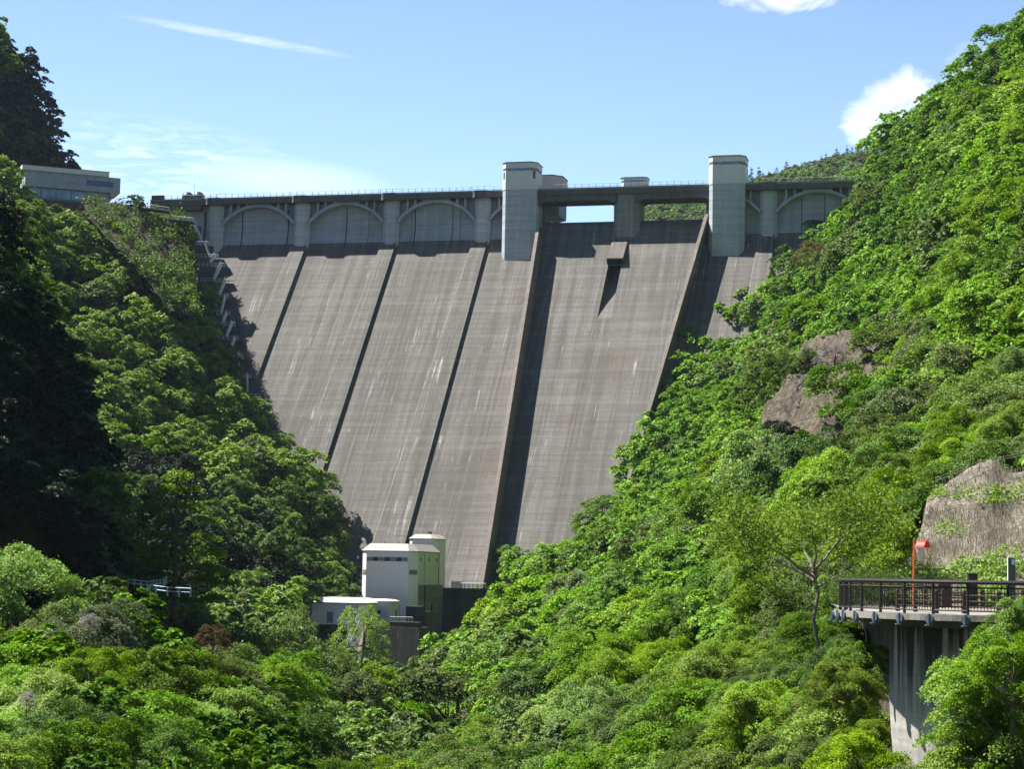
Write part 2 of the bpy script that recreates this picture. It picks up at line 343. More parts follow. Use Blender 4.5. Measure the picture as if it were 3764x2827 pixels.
# dark joints that run down the upper walls and lean out with the flare
def joint(s, w, z0=-3.2, n=8):
    mm = MB(); q = [(t, z) for t, z in pr if z <= z0][:n]; q = [(q[0][0], z0)] + q
    mm.loft([[L(s-w/2, t+.02, z), L(s+w/2, t+.02, z), L(s+w/2, t+.06, z), L(s-w/2, t+.06, z)] for t, z in q]); mm.build('joint', M_jt, dam)
for s, w in ((-87.9, .75), (-76.2, .32), (-62.0, .34), (-44.2, .34), (-37.5, .12), (-24.6, .12), (-23.6, .34), (-12.5, .2), (-10.2, .14), (68.2, .4), (86.3, .22), (92.5, .2)): joint(s, w)
# ribs under each pier
for sc_ in (-57.4, -30.4, -3.4, 77.4, 104.2):
    mm = MB(); right_s = sc_+1.75; lz = lambda z: sc_ - 2.55 + .047*(z-ZP)
    rings = []
    for z in (ZP+.6, -40, -80, ZB):
        t = tf(z) if z < ZP else T_RIB
        rings.append([L(lz(z), T_BAY+MS*(ZP-z)-1.5, z), L(right_s, T_BAY+MS*(ZP-z)-1.5, z), L(right_s, tf(z), z), L(lz(z), tf(z), z)])
    mm.loft(rings); mm.build('rib', M_face, dam)
    mm = MB(); zz = [ZP, -45, -80, ZB]    # pale lime line on the left arris
    mm.loft([[L(lz(z)-.01, tf(z)-.1, z), L(lz(z)+.09, tf(z)-.1, z), L(lz(z)+.09, tf(z)+.01, z), L(lz(z)-.01, tf(z)+.01, z)] for z in zz]); mm.build('lime_line', plain('lime', (.28,.265,.23), .9, var=.6, scale=.6), dam)
# piers: chamfered columns, a lit flank on their left
def octo(s0, s1, t1, c, tb, z, c2=None):
    c2 = c if c2 is None else c2
    return [L(s0, tb, z), L(s0, t1-c, z), L(s0+c, t1, z), L(s1-c2, t1, z), L(s1, t1-c2, z), L(s1, tb, z)]
for s in PIERS:
    MB().loft([octo(s-2.4, s+2.4, T_RIB, 1.15, -4.2, z) for z in (-17.5, -1.9)]).build('pier', M_pier, dam)
    # splayed head that carries the widened parapet
    mm = MB(); mm.loft([octo(s-3.4, s+3.4, .95, 1.7, -2, z) for z in (-2.05, -.02)]); mm.build('pier_head', M_deck, dam)
# crest deck
def deckseg(s0, s1):
    mm = MB(); mm.box(s0, s1, -.05, 9.6, -1.85, -.04); mm.build('deck', M_deck, dam)
    mm = MB(); mm.box(s0, s1, -.0, -.16, -.42, 0.03); mm.build('deck_edge', plain('deck_edge_paint', (.24,.25,.23), .8, grime=.5), dam)
deckseg(-104, 132)
MB().box(-88.4, -104, .3, 8, -3.2, -1.85).build('deck_haunch', M_deck, dam)
# spillway girders below the deck
for a, b in ((12.6, 35.2), (40.8, 62.4)):
    mm = MB(); ring = []
    prof = [(a, -1.85), (b, -1.85), (b, -4.4), (b-1.3, -4.1), (b-2.6, -3.55), (a+2.6, -3.55), (a+1.3, -4.1), (a, -4.4)]
    mm.prism([L(s, -.35, z) for s, z in prof], [L(s, -1.6, z) for s, z in prof]); mm.prism([L(s, -3.9, z) for s, z in prof], [L(s, -5.0, z) for s, z in prof]); mm.prism([L(s, -7.4, z) for s, z in prof], [L(s, -8.6, z) for s, z in prof])
    mm.build('spillway_girder', M_deck, dam)
# arches
def arch(c, hw=10.95, zs=-8.2, zc=-2.75, th=.85, t0=-2.6, t1=-1.15, lo=-1.0, hi=1.0):
    mm = MB(); rings = []
    h = zc-zs; Rr = (hw*hw+h*h)/(2*h); a = math.asin(hw/Rr); n = 28
    for i in range(n+1):
        u = -1+2*i/n
        if u < lo-.01 or u > hi+.01: continue
        g = u*a; ri, ro = Rr, Rr+th; zc0 = zc-Rr
        rings.append([L(c+ri*math.sin(g), t0, zc0+ri*math.cos(g)), L(c+ri*math.sin(g), t1, zc0+ri*math.cos(g)), L(c+ro*math.sin(g), t1, min(-1.86, zc0+ro*math.cos(g))), L(c+ro*math.sin(g), t0, min(-1.86, zc0+ro*math.cos(g)))])
    mm.loft(rings); mm.build('arch', M_wall, dam)
    for f in (-.78, -.565, .565, .78):
        if f < lo or f > hi: continue
        x = c+f*hw; g = math.asin(f*hw/(Rr+th)); zt = zc-Rr+(Rr+th)*math.cos(g)
        MB().box(x-.3, x+.3, -t1-.0+.12, -t0-.1, zt-.35, -1.86).build('spandrel_post', M_wall, dam)
    if lo <= -.3 and hi >= .3:   # solid crown between the arch and the deck
        mm = MB(); q = [(-.37, -1.87), (.37, -1.87)]
        rr = [(c+f*hw, zc-Rr+math.sqrt((Rr+th)**2-(f*hw)**2)-.1) for f in np.linspace(-.37, .37, 9)]
        top = [(x, -1.87) for x, z in rr]
        mm.loft([[L(x, t0+.2, min(z, -1.95)), L(x, t1-.1, min(z, -1.95)), L(x, t1-.1, -1.87), L(x, t0+.2, -1.87)] for x, z in rr]); mm.build('arch_crown', M_wall, dam)
for c in (-70.7, -43.9, -16.9, 90.8): arch(c)
arch(10.1, hi=-.5); arch(64.0, lo=.4)
# spillway: weir crest, chute
mm = MB()
chp = [(-9.5, -14), (-7.6, -9.3), (-6.6, -8.75), (-5.6, -8.72), (-4.4, -9.1), (-3.0, -10.3), (-1.6, -12.6), (tf(-15.6), -15.6)]
zz = [-20, -30, -45, -60, -75, -90, -105, ZB]; chp += [(tf(z), z) for z in zz]; ring = chp+[(-9.5, ZB)]
# slot for the outlet: chute split into left, right, above and below pieces
SL0, SL1, SZ0, SZ1 = 34.6, 38.3, -23.0, -39.5
def chute(s0, s1, pts):
    q = pts+[(-9.5, pts[-1][1]), (-9.5, pts[0][1])] if pts[0][1] > -22 or True else pts
    return [L(s0, *p) for p in q], [L(s1, *p) for p in q]
def cutp(za, zb): return [(tf(za), za)]+[p for p in chp if zb < p[1] < za and p[0] > -2]+[(tf(zb), zb)]
mm.prism(*chute(SPL-.2, SL0, chp)); mm.prism(*chute(SL1, SPR+.2, chp))
mm.prism(*chute(SL0, SL1, [p for p in chp if p[1] >= -20]+[(tf(SZ0), SZ0)])); mm.prism(*chute(SL0, SL1, cutp(SZ1, ZB)))
mm.build('spillway_chute', M_face, dam)
mm = MB(); fl = [(tf(z)-r_, z) for z, r_ in ((SZ0, 5.5), (SZ0-4, 5.0), (SZ0-8, 3.6), (SZ0-12, 1.7), (SZ1+1.5, .5), (SZ1, .02))]
q = fl+[(-8, SZ1), (-8, SZ0)]
mm.prism([L(SL0-.01, *p) for p in q], [L(SL1+.01, *p) for p in q]); mm.build('outlet_floor', concrete('outlet_concrete', (.16,.15,.14), joint=.1), dam)
# ramped lip above the outlet
mm = MB(); za, zb = -13.8, -21.2
def lip(s): return [L(s, tf(za)-.5, za), L(s, tf(za)+.0, za), L(s, tf(zb)+2.3, zb), L(s, tf(zb)+2.3, zb-1.2), L(s, tf(zb-1.7)-.3, zb-1.7)]
def lipt(s): return [L(s, tf(za)-.5, za), L(s, tf(za)+.0, za), L(s, tf(zb)+2.3, zb), L(s, tf(zb)+2.3, zb-.22), L(s, tf(zb)-1.0, zb-.22)]
mm.prism(lipt(SL0-.3), lipt(SL1+.6)); mm.prism(lip(SL0-.3), lip(SL0-.1)); mm.prism(lip(SL1+.42), lip(SL1+.6)); mm.build('outlet_lip', M_face, dam)
q = [(tf(zb)+1.8, zb-.25), (tf(zb)+1.2, zb-2.0), (tf(zb)-1.5, zb-2.2), (tf(zb)-1.5, zb-.25)]
MB().prism([L(SL0-.1, *p) for p in q], [L(SL1+.42, *p) for p in q]).build('outlet_dark_fill', M_black, dam)  # black block painting in the darkness of the opening under the lip
# training walls: 5 m high, leaning in plan
def twall(s_of, w, ztop, name='training_wall'):
    mm = MB(); rings = []
    zs_ = [ztop, ztop-5, -20, -35, -50, -65, -80, -95, ZB]; H = 5.0*NH
    for z in zs_:
        s0, s1 = s_of(z), s_of(z)+w
        rings.append([L(s0, tf(z)-1, z), L(s1, tf(z)-1, z), L(s1, tf(z)+H, z), L(s0, tf(z)+H, z)])
    mm.loft(rings); mm.build(name, M_strip, dam)
def ts(px, py):  # not used for placing, kept for checks
    return None
twall(lambda z: 13.55-.077*(z+13.5), .95, -13.0); twall(lambda z: 60.3+.118*(z+8)+.0, .95, -7.0)
# spillway pier, weir end walls
MB().loft([octo(34.4, 41.8, T_RIB, 1.2, -9.0, z) for z in (-19, -1.86)]).build('spillway_pier', M_deck if False else concrete('spillway_pier_concrete', (.27,.26,.24), lift=2.2, streak=.3, dark=.8, joint=.4), dam)
MB().box(11.6, 13.6, 3, 9.4, -30, -1.86).build('abutment_pier', M_wall, dam); MB().box(62.0, 63.6, 3, 9.4, -30, -1.86).build('abutment_pier', M_wall, dam)
# railing
def railing(path, name, parent, mat, h=1.1, step=2.0, r=.05, rails=(1.1, .12), post=.055):
    mm = MB(); P = [Vector(p) for p in path]
    for k in rails: mm.tube([p+Vector((0,0,k)) for p in P], r, 5)
    for a, b in zip(P[:-1], P[1:]):
        n = max(1, round((b-a).length/step))
        for i in range(n): q = a.lerp(b, i/n); mm.box(q.x-post, q.x+post, q.y-post, q.y+post, q.z, q.z+h)
    q = P[-1]; mm.box(q.x-post, q.x+post, q.y-post, q.y+post, q.z, q.z+h)
    return mm.build(name, mat, parent)
path = [L(-103.5, -.08, 0)]
for s in PIERS[:4]: path += [L(s-3.4, -.1, 0), L(s-2.6, .7, 0), L(s+1.0, .7, 0), L(s+3.6, -.1, 0)]
path += [L(3.0, -.1, 0)]; railing(path, 'railing', dam, M_rail, rails=(1.1, .3))
railing([L(13.6, -.1, 0), L(61.6, -.1, 0)], 'railing', dam, M_rail, rails=(1.1, .3))
railing([L(72, -.1, 0), L(74, -.1, 0), L(74.8, .7, 0), L(79.6, .7, 0), L(80.8, -.1, 0), L(101, -.1, 0), L(101.5, .7, 0), L(107, .7, 0), L(108, -.1, 0), L(130, -.1, 0)], 'railing', dam, M_rail, rails=(1.1, .3))

# ------------------------------------------------------------------ gate towers
def local(s, t, z, label, name, cat, group=None):
    return empty(name, dam_world(s, t, z), -YAW, label, cat, group)
def tower(s0, s1, label, wins):
    t = local(s0+5, 3, 0, label, 'gate_tower', 'tower', 'concrete gate towers beside the spillway'); bx = s0+5
    def q(ring): return [(x-bx, y+3, z) for x, y, z in ring]
    f0, f1 = s0, s1
    cl, crr = 1.1, 1.35
    def ring(z, k=1.0, g=0.0): return q([L(f0-g, -4.5-g, z), L(f0-g, 3-cl, z), L(f0+cl-g*.4, 3+g, z), L(f1-crr*k+g*.4, 3+g, z), L(f1-crr*(1-k)*1.0+g, 3-crr, z), L(f1-crr*(1-k)+g, -4.5-g, z)])
    ring_ = ring
    MB().loft([ring(-23), ring(-.55)]).build('concrete_shaft', M_wall2, t)
    MB().loft([ring(-.55, g=.12), ring(4.75, g=.12)]).build('cabin_wall', M_whitew, t)
    MB().loft([ring(4.75, g=-.02), ring(5.55, g=-.02)]).build('window_band', M_lou, t)
    x0, x1 = f0+cl-bx, f1-crr-bx; n = 6
    for i in range(n):
        a = x0+.12+(x1-x0-.2)*i/n; b = x0+(x1-x0-.2)*(i+1)/n
        MB().box(a, b, -.02-.06, .2, 4.82, 5.5).build('pane', M_win, t)
    MB().loft([ring(5.55, g=.12), ring(7.05, g=.12)]).build('upper_wall', M_whitew, t)
    MB().loft([ring(7.05, g=.28), ring(7.28, g=.28)]).build('roof_edge', M_trim, t)
    for (xa, za, zb, side) in wins:
        if side == 'r':                     # on the right chamfer
            c = Vector((f1-crr*.62-bx, 0, 0)); d = Vector((1, 1, 0)).normalized(); o_ = Vector((f1-crr*.5-bx, .5*crr, 0)); nn = Vector((1, -1, 0)).normalized()*.16
            p = [o_-d*.42+nn, o_+d*.42+nn, o_+d*.42-nn, o_-d*.42-nn]
        else:
            d = Vector((1, -1, 0)).normalized(); o_ = Vector((f0+cl*.5-bx, .5*cl, 0)); nn = Vector((-1, -1, 0)).normalized()*.16
            p = [o_-d*.3+nn, o_+d*.3+nn, o_+d*.3-nn, o_-d*.3-nn]
        MB().hexa([(v.x, v.y, za) for v in p]+[(v.x, v.y, zb) for v in p]).build('window', M_wind, t)
    return t
M_wall2 = concrete('tower_concrete', (.44,.475,.52), lift=2.45, streak=.25, white=.1, dark=.35, joint=.55, brown=.12, vstr=.1)
tower(3.35, 13.0, 'left gate tower with pale painted top and dark side windows, left of the spillway', [(0, 2.6, 4.7, 'r'), (0, 2.6, 4.4, 'l')])
tower(61.6, 71.3, 'right gate tower with pale painted top and no side windows, right of the spillway', [])
# intake tower on the upstream side, seen over the crest beside the left gate tower
it = local(12.2, -16, 0, 'broad pinkish octagonal intake tower rising behind the left gate tower', 'intake_tower', 'tower')
def oc(x0, x1, y0, y1, c, z): return [(x0, y0+c, z), (x0+c, y0, z), (x1-c, y0, z), (x1, y0+c, z), (x1, y1-c, z), (x1-c, y1, z), (x0+c, y1, z), (x0, y1-c, z)]
M_pink = plain('pinkish_paint', (.56,.50,.49), .6, var=.06, grime=.1)
MB().loft([oc(-6, 4.6, -4, 8, 2.6, -.6), oc(-6, 4.6, -4, 8, 2.6, 6.3)]).build('cabin_wall', M_pink, it)
MB().loft([oc(-6.15, 4.75, -4.15, 8.15, 2.6, 6.3), oc(-6.15, 4.75, -4.15, 8.15, 2.6, 6.5)]).build('roof_edge', M_trim, it)
MB().box(4.45, 4.8, -1.2, 3.6, 2.0, 2.9).build('window', M_wind, it)
MB().box(-6, 4.3, -4, 6, -3.6, -.6).build('floor_slab', M_wall, it)
MB().prism([(-2,-4,-3.6),(4.3,-4,-3.6),(4.3,-4,-5.3),(1.2,-4,-6.0),(-2,-4,-6)], [(-2,6,-3.6),(4.3,6,-3.6),(4.3,6,-5.3),(1.2,6,-6.0),(-2,6,-6)]).build('bracket', M_wall, it)
MB().box(-6, 1.2, -4, 6, -30, -6).build('shaft', M_wall, it)
# small hut on the middle pier
hut = local(39.8, -3.5, 0, 'small white hut with blue window strip on the crest above the spillway pier', 'gate_hut', 'hut')
MB().loft([oc(-3.6, 3.9, -2.2, 3, 1.0, 0), oc(-3.6, 3.9, -2.2, 3, 1.0, 1.35)]).build('wall', M_whitew, hut)
MB().loft([oc(-3.5, 3.8, -2.1, 2.9, 1.0, 1.35), oc(-3.5, 3.8, -2.1, 2.9, 1.0, 2.0)]).build('window_band', M_win, hut)
MB().loft([oc(-3.6, 3.9, -2.2, 3, 1.0, 2.0), oc(-3.6, 3.9, -2.2, 3, 1.0, 2.75)]).build('upper_wall', M_whitew, hut)
MB().loft([oc(-3.75, 4.05, -2.35, 3.15, 1.0, 2.75), oc(-3.75, 4.05, -2.35, 3.15, 1.0, 2.9)]).build('roof_edge', M_trim, hut)
# two dark domes and their mast on the crest
def sphere(r, n=20, k=12, z0=-1, zs=1.0):
    mm = MB(); rings = []
    for i in range(k+1):
        a = -math.pi/2*.6+(math.pi*.5+math.pi/2*.6)*i/k; rings.append([(r*math.cos(a)*math.cos(2*math.pi*j/n), r*math.cos(a)*math.sin(2*math.pi*j/n), r*math.sin(a)*zs) for j in range(n)])
    return mm.loft(rings)
for i, (s, lab) in enumerate(((-93.6, 'left one of two dark round domes on the crest road'), (-90.2, 'right one of two dark round domes on the crest road, by the first pier'))):
    d = local(s, -3.2, 0, lab, 'dome', 'dome', 'dark domes on the crest')
    b = sphere(1.75, zs=.95).build('shell', M_dome, d, smooth=True); b.location.z = 1.05
    MB().loft([[(1.5*math.cos(a), 1.5*math.sin(a), z) for a in np.linspace(0, 2*math.pi, 17)[:-1]] for z in (-.04, .3)]).build('base_ring', M_trim, d)
ms_ = local(-91.9, -4, 0, 'thin antenna mast between the two dark domes', 'antenna_mast', 'mast')
MB().tube([(0,0,0),(0,0,6.8)], .035, 5).build('pole', M_trim, ms_); MB().box(-.5,.5,-.4,.4,0,1.9).build('cabinet', M_dome, ms_)
# low dark parapet block at the left end of the crest
MB().box(-103.6, -99.8, -.2, .5, 0, 1.3).build('parapet_block', M_deck, dam)
# ------------------------------------------------------------------ abutment stairway on the left of the face
st = empty('abutment_stairway', at(800, 1000, 552), 0, 'zigzag inspection stairway of shaded terraces climbing the left abutment', 'stairway')
so_ = np.array(st.location)
lv = [((700,822),(722,832)),((720,875),(766,924)),((750,937),(803,957)),((758,962),(825,995)),((766,1021),(840,1052)),((783,1084),(840,1105)),((791,1146),(845,1168)),((802,1184),(864,1208)),((812,1235),(876,1260)),((820,1297),(890,1320)),((852,1375),(922,1398)),((885,1450),(955,1472))]
D_st = lambda py: 574 - (py-930)*.083
for i, (a, b) in enumerate(lv):
    D = D_st(a[1])
    A = at(*a, D)-so_; B = at(*b, D-1)-so_; nxt = D_st(lv[i+1][0][1]) if i+1 < len(lv) else D-4
    zn = (at(*lv[i+1][0], nxt)-so_)[2] if i+1 < len(lv) else A[2]-6
    zt = (A[2]+B[2])/2
    # terrace wall: curved retaining wall reaching back into the hillside on the left
    pts = []
    for u in np.linspace(0, 1, 9):
        x = A[0]-15+ (B[0]+1.0-A[0]+15)*u; y = A[1]+2.5-3.2*math.sin(math.pi*min(1, u*1.1)*.9); pts.append((x, y))
    ring = pts+[(B[0]+1.0, A[1]+26), (A[0]-15, A[1]+26)]
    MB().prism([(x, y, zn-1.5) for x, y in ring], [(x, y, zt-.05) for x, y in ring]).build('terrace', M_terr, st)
    railing([(A[0]-2, A[1]-.2, zt), (B[0], B[1]-.4, zt-.3)], 'railing', st, M_railw, h=1.15, step=1.3, r=.05, rails=(1.1, .6, .15), post=.06)
    if i+1 < len(lv):
        an = at(*lv[i+1][0], nxt)-so_
        x0, x1 = B[0]-.8, max(an[0]+1.2, B[0]-4.5)
        mm = MB(); mm.hexa([(x1-.2, A[1]-2.2, zn-.2), (x1+.3, A[1]-2.2, zn-.2), (x0+.3, A[1]-2.2, zt-.2), (x0-.2, A[1]-2.2, zt-.2)] + [(x1-.2, A[1]-2.6, zn+.5), (x1+.3, A[1]-2.6, zn+.5), (x0+.3, A[1]-2.6, zt+.5), (x0-.2, A[1]-2.6, zt+.5)])
        mm.tube([(x1, A[1]-2.7, zn+1.2), (x0, A[1]-2.7, zt+1.2)], .06, 5); mm.build('stair_flight', M_railw, st)
cat_ = empty('access_walkway', at(560, 785, 560), 0, 'pale railed walkway against the wall at the left end of the crest', 'walkway'); ao = np.array(cat_.location)
for a, b in (((508,766),(560,766)), ((560,768),(620,776)), ((615,804),(712,815))):
    A = at(*a, 560)-ao; B = at(*b, 559)-ao
    railing([A, B], 'railing', cat_, M_railw, step=1.5, rails=(1.1, .6, .15), r=.045)
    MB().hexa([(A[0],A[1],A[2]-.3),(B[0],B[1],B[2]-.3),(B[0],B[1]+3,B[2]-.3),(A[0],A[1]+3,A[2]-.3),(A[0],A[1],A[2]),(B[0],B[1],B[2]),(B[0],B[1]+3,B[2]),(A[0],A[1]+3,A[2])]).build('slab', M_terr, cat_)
# ------------------------------------------------------------------ visitor building, top left
vc = at(442, 655, 575); vl = at(135, 627, vc[2]/ray(135, 627)[2]*ray(135, 627)[1])
vd = vl-vc; vlen = math.hypot(vd[0], vd[1]); va = math.atan2(vd[1], vd[0])
vb = empty('visitor_building', vc, va, 'long low concrete museum building with flat white roof on the left hilltop', 'building')
# local: x runs left from the right corner, y>0 is towards the camera
zt = 0.0
def vbox(x0, x1, y0, y1, z0, z1, n, m_): return MB().box(x0, x1, y0, y1, z0, z1).build(n, m_, vb)
vbox(.0, 27, -9, 0, -4.55, 0, 'upper_wall', M_vis)
vbox(-.1, -.02, -9, -.01, -4.4, -.05, 'end_wall', plain('violet_end_wall', (.10,.09,.22), .6))
MB().prism([(-.02,.0,-4.4),(2.6,0,-4.55),(2.6,0,-6.0)], [(-.02,-9,-4.4),(2.6,-9,-4.55),(2.6,-9,-6.0)]).build('soffit', plain('pink_soffit', (.55,.36,.33), .7), vb)
vbox(2.6, 27, -8.5, -.8, -8.0, -4.55, 'lower_wall', M_glz)
vbox(2.9, 9.2, -.9, -.72, -7.9, -4.6, 'wall_panel', plain('panel_grey', (.30,.34,.36), .5))
for i in range(4): vbox(9.6+i*4.3, 13.6+i*4.3, -.9, -.7, -7.4, -4.8, 'window', M_win)
for i in range(4): vbox(1.9+i*1.95, 3.8+i*1.95, -.1, .06, -2.9, -1.3, 'window', plain('blue_window', (.09,.15,.26), .3))
vbox(3.3, 28, -10, .5, .02, 1.35, 'roof_slab', M_whitew)
vbox(3.2, 28, .38, .56, 1.35, 1.5, 'roof_edge', M_trim)
for i in range(7): vbox(3+i*3.3+(i%2)*.6, 3.6+i*3.3+(i%2)*.6, -.1, .07, -.9, -.5, 'vent', M_lou)
vbox(2, 27, -9, -1, -9.5, -8, 'foundation', M_dark)
rl = empty('hilltop_fence', at(425, 745, 566), 0, 'thin pale railing between the museum building and the crest road', 'railing'); ro = np.array(rl.location)
railing([at(425,743,570)-ro, at(470,748,566)-ro, at(545,747,562)-ro], 'railing', rl, M_railw, step=2, rails=(1.1,.5))
# ------------------------------------------------------------------ buildings at the foot of the dam
def foot_house(name, label, px, py, D, w, d, cl, crr, zt, zb, roofh, inset, mat_w=M_white, cat='building', roofm=M_roof):
    o = empty(name, at(px, py, D), -YAW, label, cat); z0 = o.location.z
    zt -= z0; zb -= z0
    def rg(z, g=0.0): return [(-w-g, cl-g*.4, z), (-w+cl-g*.4, -g, z), (-crr+g*.4, -g, z), (g, crr-g*.4, z), (g, d-crr+g*.4, z), (-crr+g*.4, d+g, z), (-w+cl-g*.4, d+g, z), (-w-g, d-cl+g*.4, z)]
    MB().loft([rg(zb), rg(zt)]).build('wall', mat_w, o)
    MB().loft([rg(zt, .22), rg(zt+.14, .22)]).build('eave', M_trim, o)
    r = MB(); r.loft([rg(zt+.14, .2), rg(zt+.14+roofh, -inset)]); r.build('roof', roofm, o)
    return o, rg, zt, zb
# main tall valve house: corner of front face and right chamfer at px 1503
vh, rg, zt, zb = foot_house('valve_house', 'tall white flat-fronted house with ribbed hipped roof at the foot of the dam', 1525, 2262, 430, 12.3, 20, 1.2, 1.7, 4.5, -10.6, 1.55, 1.5)
n = 7
for i in range(n):
    MB().box(-11.0+i*(9.2/n), -11.0+(i+1)*(9.2/n)-.06, -.05, .2, zt-2.1, zt-1.25).build('window', M_wind if i % 2 else M_lou, vh)
dd = .10
MB().hexa([(-1.45-dd, .25-dd, zt-4.85), (-.25-dd+.0, 1.45-dd, zt-4.85), (-.25+dd, 1.45-dd, zt-4.85), (-1.45, .35, zt-4.85), (-1.45-dd+.12, .25-dd-.06, zt-3.9), (-.25+dd, 1.45-dd-.06, zt-3.9), (-.25+dd, 1.5, zt-3.9), (-1.45, .4, zt-3.9)]).build('louvre', M_lou, vh)
MB().hexa([(-12.36, 1.1, zt-4.85), (-11.25, -.02, zt-4.85), (-11.2, .2, zt-4.85), (-12.1, 1.2, zt-4.85), (-12.36, 1.1, zt-3.95), (-11.25, -.02, zt-3.95), (-11.2, .2, zt-3.95), (-12.1, 1.2, zt-3.95)]).build('louvre', M_lou, vh)
MB().box(-.03, .05, 6.3, 6.42, zt-7.3, zt-.1).build('panel_joint', M_lou, vh)
MB().box(-3.6, -3.45, -.12, .02, zb, zb+3.8).build('downpipe', M_win, vh)
# stained concrete base that carries the right side of the valve house
bs = empty('stained_base_wall', at(1525, 2200, 430), -YAW, 'stained concrete base wall under the right side of the tall white house', 'wall'); bz = bs.location.z
MB().box(-6, .25, 1.9, 21, -16-bz, -2.55-bz).build('wall_block', M_base, bs)
MB().box(.25, .40, 6.2, 6.6, -16-bz, -2.7-bz).build('drain_stain', M_jt, bs)
MB().box(.25, .42, 11.5, 12.4, -16-bz, -6.7-bz).build('pilaster', M_dark, bs)
fw = empty('foot_retaining_wall', at(1640, 2200, 446), -YAW, 'dark wet retaining wall with white railing between the white house and the dam foot', 'wall'); fz = fw.location.z
MB().box(-6, 14, 6, 10, -18-fz, -3.2-fz).build('wall_block', M_dark, fw); MB().box(-6, 14, 5.8, 6.0, -3.5-fz, -3.15-fz).build('coping', M_deck, fw)
railing([(1.6, 5.9, -3.15-fz), (7.4, 5.9, -3.15-fz)], 'railing', fw, M_railw, h=1.1, step=.95, rails=(1.1, .75, .4), r=.06, post=.08)
MB().box(-1.2, .9, 8, 10, -3.15-fz, -1.7-fz).build('equipment_box', M_pink, fw)
rh, rg2, zt2, zb2 = foot_house('elevator_house', 'smaller white house with ribbed roof behind and above the tall white house', 1603, 2060, 458, 6.6, 9, .9, 1.2, 7.7, -12, 1.0, 1.2)
MB().box(-4.7, -1.3, -.05, .2, zt2-2.5, zt2-1.75).build('window', M_wind, rh)
l1, rg3, zt3, zb3 = foot_house('low_house', 'long low white house with white roof, left of the tall house, behind thin trees', 1345, 2280, 405, 12.6, 9, 1.2, 1.6, -6.3, -10.6, .95, 1.3, roofm=M_roofw)
MB().box(-8.2, -6.9, -.05, .1, zb3+.3, zb3+2.5).build('door', M_win, l1)
l2, rg4, zt4, zb4 = foot_house('low_house', 'small boxy white house with flat white roof tucked against the tall white house', 1436, 2270, 415, 6.6, 6, .2, .5, -6.0, -9.9, .4, 1.2, roofm=M_roofw)
MB().box(.0, .06, 3.2, 4.2, zb4+.4, zb4+2.2).build('door', M_lou, l2)
tr = empty('terrace_wall', at(1430, 2290, 400), -YAW, 'black wet terrace wall with battered left edge under the white houses', 'wall'); tz = tr.location.z
MB().hexa([(-6.2, -1.5, -24-tz), (7, -1.5, -24-tz), (7, 6, -24-tz), (-6.2, 6, -24-tz), (-4.6, 0, -10.55-tz), (6.2, 0, -10.75-tz), (6.2, 6, -10.75-tz), (-4.6, 6, -10.55-tz)]).build('wall_block', M_dark, tr)
MB().hexa([(-8.1, -1.0, -24-tz), (-6.25, -1.5, -24-tz), (-6.25, 6, -24-tz), (-8.1, 6, -24-tz), (-5.3, .3, -10.5-tz), (-4.65, 0, -10.5-tz), (-4.65, 6, -10.5-tz), (-5.3, 6, -10.5-tz)]).build('battered_end', M_base, tr)
MB().box(-.6, 5.6, .5, 4, -10.8-tz, -9.7-tz).build('upper_block', M_dark, tr)
railing([(.0, .7, -9.7-tz), (4.6, .7, -9.7-tz)], 'railing', tr, M_railw, h=1.0, step=.8, rails=(1.0, .66, .33), r=.05, post=.06)
vb2 = empty('valve_block', at(1530, 2250, 421), -YAW, 'black concrete block in front of the stained base of the tall white house', 'block'); q_ = vb2.location.z
MB().box(-1.95, 1.1, -1, 3, -14-q_, -6.9-q_).box(1.1, 2.6, -1, 3, -14-q_, -7.9-q_).build('block_body', M_dark, vb2); 
ss = empty('slope_stair', at(1300, 2290, 397), -YAW, 'thin pale steel stair running down the slope beside the black terrace wall', 'stairs'); 
for dx in (0, .9):
    mm = MB(); mm.tube([(.7+dx, 0, .4), (-.8+dx, -2, -4.6)], .06, 5); mm.tube([(.7+dx, 0, 1.4), (-.8+dx, -2, -3.6)], .06, 5)
    for i in range(7): u = i/6; mm.tube([(.7+dx-1.5*u, -2*u, .4-5*u), (.7+dx-1.5*u, -2*u, 1.4-5*u)], .05, 5)
    mm.build('handrail', M_railw, ss)
mm = MB()
for i in range(18): u = i/17; mm.box(.7-1.5*u, 1.6-1.5*u, -2*u-.15, -2*u+.15, .35-5*u, .41-5*u)
mm.build('tread_run', M_railw, ss)

# vents, ladders, doors and pipes on the white houses
def rung_ladder(parent, x, y, z0, z1, w=.45):
    mm = MB(); mm.tube([(x,y,z0),(x,y,z1)], .035, 5).tube([(x+w,y,z0),(x+w,y,z1)], .035, 5)
    for i in range(int((z1-z0)/.4)): mm.tube([(x,y,z0+.4*i+.2),(x+w,y,z0+.4*i+.2)], .02, 4)
    return mm.build('ladder', M_lou, parent)
rung_ladder(vh, -10.4, -.14, zb, zb+4.2)
MB().box(-8.6, -7.6, -.10, .05, zb+.9, zb+3.0).build('door', M_lou, vh); MB().box(-8.8, -7.4, -.7, .0, zb+3.15, zb+3.25).build('door_canopy', M_trim, vh)
for k in range(3): MB().box(-5.9+k*.9, -5.3+k*.9, -.08, .05, zb+2.2, zb+2.7).build('vent', M_lou, vh)
for y_ in (3.0, 9.5, 15.5): MB().box(-.02, .06, y_, y_+.9, zt-1.9, zt-1.2).build('vent', M_lou, vh)
MB().tube([(.08, 17.6, zt), (.08, 17.6, zb+7.5)], .07, 6).build('downpipe', M_lou, vh)
MB().tube([(-12.4,-.1,zt3),(-12.4,-.1,zb3)], .05, 5).build('downpipe', M_lou, l1)
